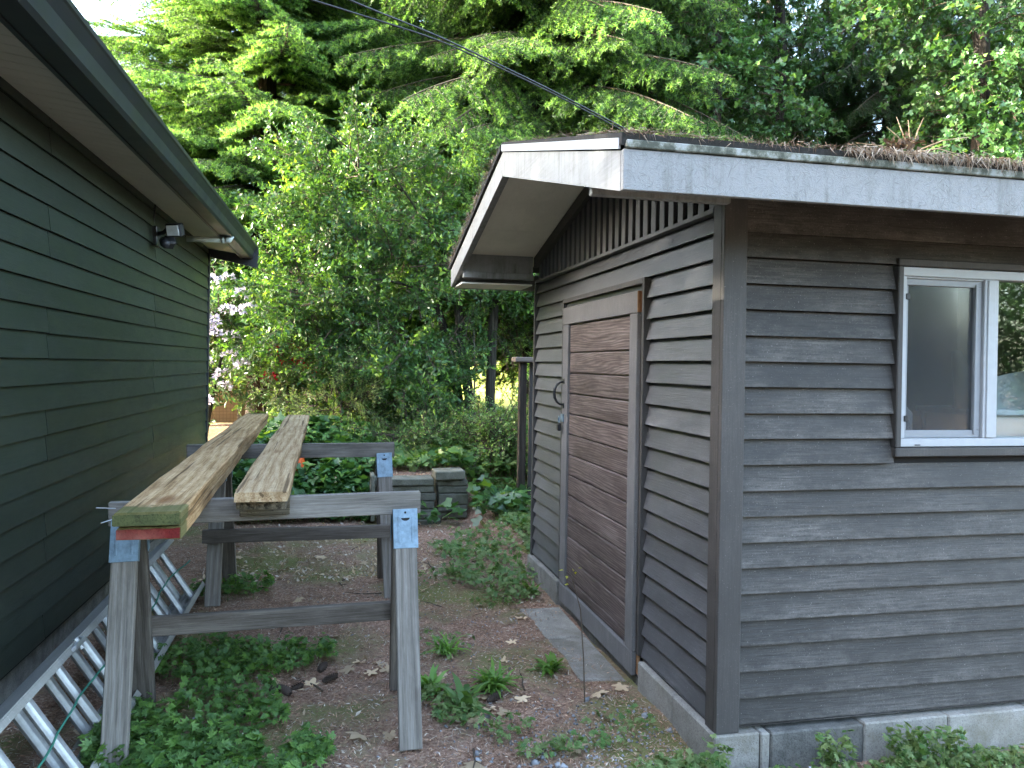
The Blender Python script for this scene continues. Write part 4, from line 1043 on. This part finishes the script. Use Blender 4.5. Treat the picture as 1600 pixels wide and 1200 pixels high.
# rhododendrons behind the house corner
RHB = [leafy(80+i, .8, 10, LONG, .13, [M['rhodo'], M['cover_pale'], M['twig']], fresh=.12, hang=.2, step=.05, flat=.5) for i in range(4)]
def truss(seed, mat):
    rg = np.random.default_rng(seed); n = 46; u = nrm(rg.normal(size=(n, 3))); u[:, 2] = np.abs(u[:, 2])*1.0-.15
    P = u*np.array([.052, .052, .045]); d = nrm(u+rg.normal(size=u.shape)*.35)
    V, F = scatter(LEAF[0]*np.array([1.5, 1, 1]), LEAF[1], orient(d, rg.normal(size=d.shape)), P, rg.uniform(.028, .045, n))
    return np_mesh('flower', V, F, mat)
TW = [truss(i, M['petal_white']) for i in (1, 2, 3)]; TR = [truss(i, M['petal_red']) for i in (4, 5)]
def rhodo(x, y, z0, ell, n, flowers, meshes, label, pts):
    t = thing('rhododendron', (x, y, z0), label, 'shrub', 'rhododendrons past the house corner')
    for p in pts: inst('stem', trunk_mesh(p, [.045, .03, .014], M['bark_dark'], 7, name='stem'), t)
    crown_branches(t, RHB, ell, n, .25, (.55, .95))
    for (fx, fy, fz) in flowers: inst('flower', rnd.choice(meshes), t, Matrix.Translation((fx, fy, fz)) @ Matrix.Rotation(rnd.uniform(0, 6), 4, 'Z') @ Matrix.Rotation(rnd.uniform(-.5, .5), 4, 'X') @ Matrix.Scale(rnd.uniform(1.15, 1.5), 4))
fw = []
for (px, pz) in ((-1.44, 2.46), (-1.25, 2.48), (-1.05, 2.29), (-1.1, 2.31), (-1.12, 2.08), (-1.22, 2.09), (-1.40, 1.98), (-1.48, 1.93), (-1.46, 1.83), (-1.37, 1.81), (-1.18, 1.78), (-.76, 1.71), (-.80, 1.69), (-1.06, 1.46), (-1.30, 1.34), (-1.26, 1.20), (-1.45, 1.02), (-1.2, 1.55), (-1.5, 1.5), (-.98, 2.1)): fw.append((px, 9.95+rnd.uniform(-.2, .1), pz))
rhodo(-1.55, 10.5, .2, [((-1.4, 10.5, 2.1), (.55, .5, .6)), ((-1.1, 10.5, 1.75), (.45, .4, .4)), ((-1.5, 10.5, 1.35), (.4, .45, .45))], 62, fw, TW, 'tall rhododendron with pale lilac flower heads', [((-1.62, 10.5, .05), (-1.5, 10.45, .9), (-1.3, 10.5, 1.9)), ((-1.6, 10.5, .1), (-1.75, 10.5, 1.0), (-1.6, 10.5, 2.0))])
fw = [(-.72, 10.35, 1.62), (-.78, 10.3, 1.30), (-.45, 10.4, 1.50), (-.62, 10.35, 1.48), (-.30, 10.3, 1.40), (-.75, 10.4, 1.63), (-.5, 10.4, 1.66)]
rhodo(-.6, 10.9, .2, [((-.65, 10.9, 1.15), (.62, .45, .52)), ((-.15, 10.9, 1.2), (.5, .45, .5))], 84, fw, TR, 'dark rhododendron with a few crimson flowers', [((-.55, 10.9, .05), (-.5, 10.9, .6), (-.6, 10.9, 1.2)), ((-.75, 10.95, .05), (-.85, 10.9, .6), (-.9, 10.9, 1.0))])

# understory shrubs on the bank
SHB = [leafy(100+i, .7, 16, LEAF, .050, [M['cover'], M['cover_pale'], M['twig']], fresh=.4, hang=.25, step=.030) for i in range(4)]
FER = [leafy(110+i, .8, 22, LONG, .060, [M['cover_pale'], M['cover'], M['twig']], fresh=.3, hang=.45, step=.024, spread=.7) for i in range(3)]
def shrub(c, r, n, meshes, label, sc=(.5, .9), inner=.2):
    t = thing('shrub', (c[0], c[1], ground_z(c[0], c[1])), label, 'shrub', 'shrubs under the trees')
    inst('stem', trunk_mesh([(c[0], c[1], c[2]-r[2]-.3), (c[0]+.05, c[1], c[2]), (c[0], c[1], c[2]+r[2]*.5)], [.025, .018, .008], M['bark'], 6, name='stem'), t)
    crown_branches(t, meshes, [(c, r)], n, inner, sc)
shrub((.05, 9.4, 1.0), (.75, .5, .50), 60, FER, 'pale feathery shrub under the glossy evergreen')
shrub((.95, 9.7, 1.15), (.65, .5, .55), 60, HOL, 'dark leafy shrub between the pale shrub and the bare stems')
shrub((1.72, 8.25, .74), (.62, .5, .42), 90, SHB, 'low bright green bush beside the dark fence post')
shrub((1.0, 8.75, .70), (.85, .45, .34), 90, SHB, 'low mixed bush above the stacked slab wall')
shrub((2.4, 13.6, .62), (1.0, .5, .25), 26, SHB, 'backlit low bush beyond the bare stems')
shrub((.7, 12.6, 1.5), (.95, .6, 1.1), 90, HOL, 'dark bush filling the space behind the evergreen')

# sunlit growth far beyond the trees: one mass nobody could count
def mass(name, n, lo, hi, leaf, size, mats, share=.3, up=(0, 0, 1), upn=.7, zf=None, seed=5):
    rg = np.random.default_rng(seed); P = rg.uniform(lo, hi, size=(n, 3))
    if zf is not None: P = zf(P, rg)
    D = rg.normal(size=P.shape); U = nrm(np.array(up, float)+rg.normal(size=P.shape)*upn)
    V, F = scatter(leaf[0], leaf[1], orient(D, U), P, size*rg.uniform(.6, 1.3, len(P)))
    mi = np.repeat((rg.random(len(P)) < share).astype(int), len(leaf[1]))
    o = inst(name, np_mesh(name, V, F, mats, mi)); o['kind'] = 'stuff'; return o
def hedgez(P, rg):
    h = 3.6+1.2*np.sin(P[:, 0]*.45)+.9*np.sin(P[:, 0]*1.1+1); P[:, 2] = rg.random(len(P))**.8*h+1.0; P[:, 1] += .8*np.sin(P[:, 0]*1.3)+.9*np.sin(P[:, 2]*2.1+P[:, 0]); return P
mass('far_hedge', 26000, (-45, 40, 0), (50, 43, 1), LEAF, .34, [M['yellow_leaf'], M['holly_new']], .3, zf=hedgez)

def backz(P, rg):
    h = 5.6+1.4*np.sin(P[:, 0]*.5)+1.0*np.sin(P[:, 0]*1.3+1); P[:, 2] = rg.random(len(P))**.8*h; P[:, 1] += 1.2*np.sin(P[:, 0]*1.1)+.8*np.sin(P[:, 2]*2); return P
mass('far_woods', 90000, (-14, -22, 0), (52, -18, 1), LEAF, .25, [M['needle_deep'], M['needle_deep']], .4, zf=backz, seed=8)

# ------------------------------------------------------------------ bank undergrowth, ivy bed, near groundcover
def on_ground(rg, n, poly_fn):
    out = np.zeros((0, 2))
    while len(out) < n:
        p = poly_fn(rg, n*2); out = np.concatenate([out, p])
    return out[:n]
def cover(name, xy, hgt, leaf, size, mats, share, seed, upn=.45, stalk=True, kind='stuff', extra_z=0.0):
    rg = np.random.default_rng(seed); n = len(xy)
    h = np.asarray(hgt)*rg.uniform(.35, 1.1, n) if np.ndim(hgt) == 0 else hgt*rg.uniform(.6, 1.1, n)
    z = ground_z(xy[:, 0], xy[:, 1])+extra_z; P = np.stack([xy[:, 0], xy[:, 1], z+h], -1)
    D = rg.normal(size=P.shape); D[:, 2] *= .35; U = nrm(np.array([0, -.25, 1.])+rg.normal(size=P.shape)*upn)
    V, F = scatter(leaf[0], leaf[1], orient(D, U), P, size*rg.uniform(.55, 1.25, n))
    mi = np.repeat((rg.random(n) < share).astype(int), len(leaf[1])); parts = [(V, F, mi)]
    if stalk:
        k = slice(0, n, 3); A = P[k].copy(); B = A.copy(); B[:, 2] = z[k]-.01; B[:, :2] += rg.normal(size=(len(A), 2))*.02
        d = A-B; R = orient(d, rg.normal(size=d.shape)); TV = TRI[0].copy(); TV[:, 0] *= .02
        V2, F2 = scatter(TV, TRI[1], R, B, np.linalg.norm(d, axis=1)); parts.append((V2, F2, np.zeros(len(F2), int)))
    V, F, mi = join(parts)
    o = inst(name, np_mesh(name, V, F, mats, mi)); o['kind'] = kind; return o
rg = np.random.default_rng(3)
def band(x0, x1, y0, y1, n, rg): return np.stack([rg.uniform(x0, x1, n), rg.uniform(y0, y1, n)], -1)
xy = band(-.9, 3.2, 7.9, 12.5, 16000, rg); xy = xy[(xy[:, 1] > 8.6) | (xy[:, 0] > .4)]; xy = xy[~((xy[:, 0] < 1.32) & (xy[:, 1] < 7.95))]
hh = .10+.16*(np.sin(xy[:, 0]*2.7+xy[:, 1]*1.9)*.5+.5)+.10*smooth(9, 11, xy[:, 1])
cover('undergrowth', xy, hh, TRIF, .085, [M['cover'], M['cover_pale']], .35, 31)
xy = band(1.40, 2.1, 5.75, 7.9, 3600, rg); xy = xy[xy[:, 0] > 1.47+.0*xy[:, 1]]; xy2 = band(.75, 1.40, 4.95, 6.9, 1150, rg)
d = np.hypot((xy2[:, 0]-1.15)/.35, (xy2[:, 1]-5.9)/.95); xy2 = xy2[d < 1+.25*np.sin(9*xy2[:, 0]+7*xy2[:, 1])]
cover('groundcover', np.concatenate([xy, xy2]), .085, TRIF, .042, [M['cover'], M['cover_pale']], .55, 32)
xy = band(-.95, .36, 7.6, 9.0, 3600, rg); xy = xy[(np.hypot(xy[:, 0]+.29, xy[:, 1]-8.35) > .2) | (xy[:, 1] < 8.2)]
cover('ivy_bed', xy, .06+.30*smooth(7.55, 8.0, xy[:, 1])+.06*(np.sin(xy[:, 0]*5)*np.sin(xy[:, 1]*4)*.5+.5), IVY, .115, [M['ivy'], M['ivy_light']], .16, 33, .5)
xy = np.concatenate([band(1.28, 1.85, 6.95, 7.7, 190, rg), band(.62, 1.25, 7.22, 7.42, 26, rg), band(.98, 1.4, 7.8, 8.0, 60, rg)])
cover('ivy_patch', xy, .19, IVY, .11, [M['ivy'], M['ivy_light']], .35, 34, .5)
# bright low plants in front of the ladder and sawhorse
def blobs(rg, cs, n):
    out = []
    for (x, y, a, b, w) in cs:
        m2 = int(n*w); t = rg.normal(size=(m2, 2)); r = np.linalg.norm(t, axis=1, keepdims=True); t = t/np.maximum(r, 1e-6)*np.minimum(r, 1.5)*.62
        out.append(np.array([x, y])+t*np.array([a, b]))
    return np.concatenate(out)
xy = blobs(rg, [(-.55, 3.12, .32, .20, 1.0), (-.72, 3.35, .16, .2, .4), (-.42, 3.62, .22, .22, .35), (-.58, 4.10, .24, .26, .7), (-.30, 4.06, .22, .16, .5), (-.08, 3.05, .10, .10, .2), (-.33, 3.42, .16, .12, .2), (-.62, 5.4, .26, .16, .35), (-.02, 4.12, .06, .05, .08), (-.5, 2.75, .4, .2, .5), (-.2, 2.85, .14, .1, .2)], 900)
cover('groundcover', xy, .06+.06*rg.random(len(xy))**2, TRIF, .034, [M['cover'], M['grass']], .4, 35, .5)
xy = blobs(rg, [(.53, 3.33, .10, .10, .35), (.46, 3.5, .09, .1, .25), (.70, 3.16, .12, .08, .15), (.9, 2.95, .2, .06, .25), (1.25, 2.66, .20, .10, .75), (1.7, 2.56, .28, .08, .6), (2.15, 2.55, .20, .10, .9), (2.55, 2.6, .25, .08, .8), (1.15, 3.05, .16, .14, .14), (.55, 4.15, .2, .2, .15), (1.05, 4.95, .2, .16, .25), (.8, 5.5, .25, .25, .3)], 420)
cover('groundcover', xy, .055, TRIF, .027, [M['cover'], M['cover_pale']], .75, 36, .5)
# tall sprigs against the blocks
xy = blobs(rg, [(1.82, 2.60, .08, .04, .3), (2.14, 2.60, .10, .04, .5), (2.32, 2.60, .08, .04, .4), (1.36, 2.62, .05, .03, .15)], 260)
cover('groundcover', xy, .16, TRIF, .030, [M['cover_pale'], M['cover']], .25, 37, .5)
# small white flowers in the near groundcover
xy = blobs(rg, [(-.55, 3.15, .5, .3, 1), (1.7, 2.6, .7, .08, .6), (-.3, 3.9, .3, .3, .5)], 9)
cover('clover_flowers', xy, .09, (LEAF[0]*np.array([2, 1, 1]), LEAF[1]), .012, [M['petal_white'], M['petal_white']], .5, 38, .2)

# ------------------------------------------------------------------ litter on the path
rg = np.random.default_rng(9)
def litter(name, n, size, wd, mats, share, box_, lift=.004, seed=1, tmpl=TRI, tilt=.35):
    r = np.random.default_rng(seed); x = r.uniform(box_[0], box_[1], n); y = box_[2]+(box_[3]-box_[2])*r.random(n)**1.5
    P = np.stack([x, y, ground_z(x, y)+lift*r.uniform(.2, 1.6, n)], -1); ok = ~((x > 1.395) & (y > 2.70) & (y < 5.7)) & ~((x > 1.15) & (y > 3.6) & (y < 4.73) & (r.random(n) < .6)) & (x > -1.3)
    P = P[ok]; n = len(P); D = r.normal(size=(n, 3)); D[:, 2] *= tilt; U = nrm(np.array([0, 0, 1.])+r.normal(size=(n, 3))*tilt)
    TV = tmpl[0].copy(); TV[:, 0] *= wd/size
    V, F = scatter(TV, tmpl[1], orient(D, U), P, size*r.uniform(.5, 1.3, n)); mi = np.repeat((r.random(n) < share).astype(int), len(tmpl[1]))
    o = inst(name, np_mesh(name, V, F, mats, mi)); o['kind'] = 'stuff'
litter('needle_litter', 110000, .030, .0036, [M['litter'], M['litter_pale']], .22, (-1.3, 2.9, 2.2, 9.5), .006, 41)
litter('bark_litter', 24000, .019, .010, [M['litter'], M['litter_pale']], .22, (-1.3, 2.9, 2.2, 9.0), .006, 42, LEAF)
litter('leaf_litter', 1500, .045, .034, [M['dead_leaf'], M['litter_pale']], .5, (-.9, 1.6, 5.6, 8.0), .012, 43, LEAF, .5)
litter('leaf_litter', 520, .035, .026, [M['dead_leaf'], M['litter_pale']], .4, (-1.0, 1.5, 2.3, 6.0), .010, 44, LEAF, .5)
OCT = (np.array([(.5, 0, 0), (-.5, .1, 0), (0, .42, .05), (.1, -.45, 0), (0, 0, .38), (0, 0, -.3)], float), np.array([(0, 2, 4), (2, 1, 4), (1, 3, 4), (3, 0, 4), (2, 0, 5), (1, 2, 5), (3, 1, 5), (0, 3, 5)]))
def gravel(n, c, r, size, seed):
    g2 = np.random.default_rng(seed); xy = np.array(c)+g2.normal(size=(n, 2))*np.array(r)*.6; xy = xy[(xy[:, 0] < 1.39) | (xy[:, 1] < 2.70)]
    P = np.stack([xy[:, 0], xy[:, 1], ground_z(xy[:, 0], xy[:, 1])+.002], -1); D = g2.normal(size=P.shape); D[:, 2] *= .4
    U = nrm(np.array([0, 0, 1.])+g2.normal(size=P.shape)*.3); return scatter(OCT[0], OCT[1], orient(D, U), P, size*g2.uniform(.4, 1.5, len(P)))
gs = [gravel(420, (1.0, 2.95), (.55, .35), .014, 1), gravel(300, (.8, 4.4), (.5, .9), .010, 2), gravel(160, (.3, 5.4), (.8, .9), .011, 3), gravel(40, (1.05, 3.0), (.5, .4), .032, 4), gravel(160, (1.0, 3.3), (.4, .5), .012, 5)]
V, F, mi = join([(a, b, 0) for a, b in gs]); o = inst('gravel', np_mesh('gravel', V, F, M['gravel'], mi)); o['kind'] = 'stuff'

# fallen leaves, one by one
r2 = random.Random(21)
LM = []
for i in range(4):
    V = MAPLE[0].copy(); g3 = np.random.default_rng(i); V[:, 2] = .10*np.sin(V[:, 0]*(2+i)+i)*1.0+.16*(V[:, 0]**2)*(1 if i % 2 else -.6)+.12*np.cos(V[:, 1]*2.5+i)-.08
    V[1:] *= g3.uniform(.88, 1.1, (len(V)-1, 1)); LM.append(np_mesh('fallen_leaf', V*.066, MAPLE[1], M['dead_leaf']))
spots = [(.28, 3.95), (.19, 3.92), (.24, 3.23), (.02, 4.41), (-.09, 3.85), (-.26, 3.88), (.51, 2.94), (.5, 3.42), (.68, 3.39), (.85, 3.43), (1.19, 3.40), (.95, 2.96), (.52, 3.78), (1.10, 4.54), (.95, 4.14), (-.15, 4.44), (-.08, 6.22), (-.34, 6.16), (-.67, 6.31), (.86, 3.88), (1.33, 3.50), (.12, 3.25), (.66, 3.47), (.24, 4.03), (.33, 3.86), (.15, 4.07), (.10, 3.99), (-.62, 4.05), (-.45, 4.32), (-.33, 5.9), (.1, 5.6), (.25, 6.0), (-.2, 5.2), (.72, 3.36), (.62, 3.30), (.6, 5.2), (.9, 4.9), (.45, 6.6), (.7, 6.9), (-.5, 6.8)]
for i, (x, y) in enumerate(spots):
    big = 1.25 if i in (2, 10, 6, 11) else 1
    Mx = Matrix.Translation((x, y, float(ground_z(x, y))+.014)) @ Matrix.Rotation(r2.uniform(0, 6.28), 4, 'Z') @ Matrix.Rotation(r2.uniform(-.35, .35), 4, 'X') @ Matrix.Scale(r2.uniform(.6, 1.0)*big, 4)
    lb = ('fallen tan leaf under or beyond the farther sawhorse' if y > 5 else 'fallen tan leaf lying close before the shed door and slab' if x > .8 else 'fallen tan leaf lying by the bright weed tufts' if x > .42 else 'fallen tan leaf under the nearer sawhorse' if x > -.2 or y > 4.2 else 'fallen tan leaf among the green groundcover by the ladder')
    tag(inst('fallen_leaf', r2.choice(LM), None, Mx), lb, 'leaf', 'fallen leaves on the path')
TWG = []
for i in range(4):
    b = MB(); q = [Vector((0, 0, 0))]
    for k in range(4): q.append(q[-1]+Vector((.045, r2.uniform(-.014, .014), r2.uniform(-.004, .006))))
    b.tube(q, [.0035, .003, .0026, .002, .001], 5); b.tube([q[2], q[2]+Vector((.03, .028, .006))], [.002, .0008], 4); TWG.append(b.mesh('twig', M['twig'], smooth=True))
for i in range(26):
    x, y = r2.uniform(-.6, 1.15), r2.uniform(2.9, 7.2)
    tag(inst('twig', r2.choice(TWG), None, Matrix.Translation((x, y, float(ground_z(x, y))+.010)) @ Matrix.Rotation(r2.uniform(0, 6.28), 4, 'Z') @ Matrix.Scale(r2.uniform(.6, 1.5), 4)), 'thin brown twig lying on the mulch of the path', 'twig', 'twigs on the path')
# pine cones
b = MB(); V, F = [], []
vs = []
pc = [(np.array(tube_np(np.array([(0, 0, 0), (.02, 0, 0), (.055, 0, 0), (.07, 0, 0)]), [.008, .012, .009, .003], 6)[0]), tube_np(np.array([(0, 0, 0), (.02, 0, 0), (.055, 0, 0), (.07, 0, 0)]), [.008, .012, .009, .003], 6)[1], 0)]
k = np.arange(70); tt = k/70; ang = k*2.39996; R0 = .017*np.sin(np.clip(.35+tt*2.6, 0, PI))**.7
P = np.stack([.002+tt*.068, np.cos(ang)*R0*.55, np.sin(ang)*R0*.55], -1); D = np.stack([np.full(70, .55), np.cos(ang), np.sin(ang)], -1)
pc.append((*scatter(LEAF[0]*np.array([2.2, 1, 1]), LEAF[1], orient(D, np.stack([-np.ones(70), np.cos(ang), np.sin(ang)], -1)), P, np.full(70, .014)), 0))
V, F, mi = join(pc); CM = np_mesh('pine_cone', V, F, M['cone_scale'])
for (x, y) in [(-.24, 3.73), (-.17, 3.70), (-.12, 3.83), (-.03, 3.86), (-.29, 3.54), (-.05, 3.97), (.68, 3.44), (-.2, 3.78)]:
    tag(inst('pine_cone', CM, None, Matrix.Translation((x, y, float(ground_z(x, y))+.016)) @ Matrix.Rotation(r2.uniform(0, 6), 4, 'Z') @ Matrix.Rotation(r2.uniform(-.2, .2), 4, 'Y')), 'brown pine cone lying on the needle mulch', 'pine cone', 'pine cones on the path')
# weed rosettes
def rosette(x, y, n, L, label, seed, leaf=BLADE, mat='grass', wide=1.0):
    g3 = np.random.default_rng(seed); a = g3.uniform(0, 2*PI, n); el = g3.uniform(.25, 1.25, n)
    D = np.stack([np.cos(a)*np.cos(el), np.sin(a)*np.cos(el), np.sin(el)], -1); P = np.stack([g3.normal(size=n)*.018, g3.normal(size=n)*.018, np.zeros(n)], -1)
    U = nrm(np.array([0, 0, 1.])-D*.2+g3.normal(size=D.shape)*.15)
    TV = leaf[0].copy(); TV[:, 0] *= wide; TV[:, 2] -= .35*TV[:, 1]**2
    V, F = scatter(TV, leaf[1], orient(D, U), P, L*g3.uniform(.5, 1.1, n)); V[:, 2] = np.maximum(V[:, 2], -.004)
    o = inst('weed', np_mesh('weed', V, F, [M[mat]]), None, Matrix.Translation((x, y, float(ground_z(x, y))+.006))); tag(o, label, 'weed', 'weeds on the path')
rosette(.585, 4.05, 46, .13, 'small grassy weed tuft farthest up the path past the sawhorse', 1)
rosette(.455, 3.62, 46, .13, 'leafy weed tuft touching the sawhorse front leg', 2, wide=1.7)
rosette(.735, 3.57, 110, .15, 'largest bright green weed tuft in the middle of the path', 3, wide=1.1)
rosette(1.055, 3.765, 52, .105, 'compact bright weed rosette beside the paving slab', 4, wide=1.9)
rosette(.575, 3.38, 15, .19, 'sprawling weed with long pale leaves below the largest tuft', 5, wide=1.6, mat='cover')
rosette(1.30, 5.1, 40, .10, 'small weed rosette growing near the shed foundation', 6, wide=1.7)
rosette(1.85, 6.1, 40, .22, 'strappy leaf clump by the shed far corner', 7, wide=.9, mat='cover')
rosette(.98, 6.3, 12, .22, 'broad leaf weed in the groundcover by the timber', 8, wide=1.8, mat='cover')
# thin sapling with a few yellow leaves by the door
sp = thing('sapling', (1.106, 3.36, 0), 'thin bare sapling with a few yellow leaves before the shed door', 'sapling')
b = MB(); b.tube([(1.106, 3.36, -.02), (1.10, 3.37, .2), (1.085, 3.38, .42), (1.05, 3.40, .56), (1.03, 3.41, .60)], [.0035, .003, .0026, .002, .001], 5); b.obj('stem', M['twig'], sp)
for i, (dx, dz) in enumerate(((-.035, .60), (-.06, .57), (-.02, .585), (.01, .60), (-.05, .53), (-.075, .595))):
    inst('leaf', np_mesh('leaf', LEAF[0]*.03, LEAF[1], M['yellow_leaf']), sp, dirmat((1.085+dx, 3.40, dz), (rnd.gauss(0, 1), rnd.gauss(0, 1), -.3), rnd.uniform(-1, 1)))

# ------------------------------------------------------------------ debris on the shed roof
def fringe(n, x0, x1, y0, z0, ln, mats, seed, hang=1.0, sp=.012):
    g3 = np.random.default_rng(seed); x = g3.uniform(x0, x1, n); P = np.stack([x, y0+g3.normal(size=n)*.006, z0+g3.normal(size=n)*.007], -1)
    D = np.stack([g3.normal(size=n)*.55, -np.abs(g3.normal(size=n))*.25, -np.abs(g3.normal(size=n))*hang], -1)
    TV = TRI[0].copy(); TV[:, 0] *= .10
    return scatter(TV, TRI[1], orient(D, g3.normal(size=D.shape)), P, ln*g3.uniform(.4, 1.2, n))
def roofl(n, x0, x1, seed, y0=2.32, y1=3.2):
    g3 = np.random.default_rng(seed); y = y0+(y1-y0)*g3.random(n)**2.5; P = np.stack([g3.uniform(x0, x1, n), y, 2.226+(y-2.32)*.2528+g3.uniform(0, .010, n)], -1)
    D = g3.normal(size=P.shape)*np.array([1, 1, .35]); TV = TRI[0].copy(); TV[:, 0] *= .05
    return scatter(TV, TRI[1], orient(D, g3.normal(size=D.shape)), P, g3.uniform(.02, .055, n))
A = [fringe(1500, 1.62, 2.9, 2.305, 2.232, .046, None, 1), fringe(260, .87, 1.65, 2.306, 2.228, .028, None, 2, .5), roofl(1500, .86, 3.2, 3), roofl(220, .845, .90, 4, 2.3, 4.2)]
g3 = np.random.default_rng(6); n = 900; y = g3.uniform(4.2, 6.05, n); P = np.stack([.842+g3.normal(size=n)*.008, y, 2.672-(y-4.16)*.222+g3.normal(size=n)*.008], -1); D = g3.normal(size=P.shape); TV = TRI[0].copy(); TV[:, 0] *= .08
A.append(scatter(TV, TRI[1], orient(D, g3.normal(size=D.shape)), P, g3.uniform(.02, .05, n)))
parts = [(a, c, (np.random.default_rng(i).random(len(c)) < (.75, .3, .3, .3, .3)[i]).astype(int)) for i, (a, c) in enumerate(A)]
V, F, mi = join(parts); o = inst('roof_needles', np_mesh('roof_needles', V, F, [M['roof_litter'], M['roof_straw']], mi)); o['kind'] = 'stuff'
b = MB(); q = (1.98, 2.45, 2.275)
for d in ((-.10, .0, .085), (-.045, .02, .13), (-.005, .01, .12), (.05, .0, .13), (.17, .02, .045), (-.22, .0, .02), (.10, .01, .035), (.24, 0, .075), (.2, .0, .01)):
    e = [Vector(q), Vector(q)+Vector(d)*.55+Vector((0, 0, rnd.uniform(-.01, .02))), Vector(q)+Vector(d)]; b.tube(e, [.0032, .0024, .001], 5)
o = b.obj('dry_branch', M['plank_pale'], smooth=True); tag(o, 'dry branching twig lying on the shed roof edge', 'twig')
for (x, lb) in ((1.86, 'clump of brown debris beside the dry twig on the roof'), (2.52, 'clump of brown debris at the right end of the roof edge')):
    r3 = np.random.default_rng(int(x*100)); n = 160; P = r3.normal(size=(n, 3))*np.array([.03, .03, .012])+np.array([0, 0, .012]); D = r3.normal(size=P.shape)
    V, F = scatter(LEAF[0], LEAF[1], orient(D, r3.normal(size=D.shape)), P, r3.uniform(.012, .03, n)); inst('debris_clump', np_mesh('debris_clump', V, F, M['dead_needle']), None, Matrix.Translation((x, 2.36, 2.255)))['kind'] = 'stuff'
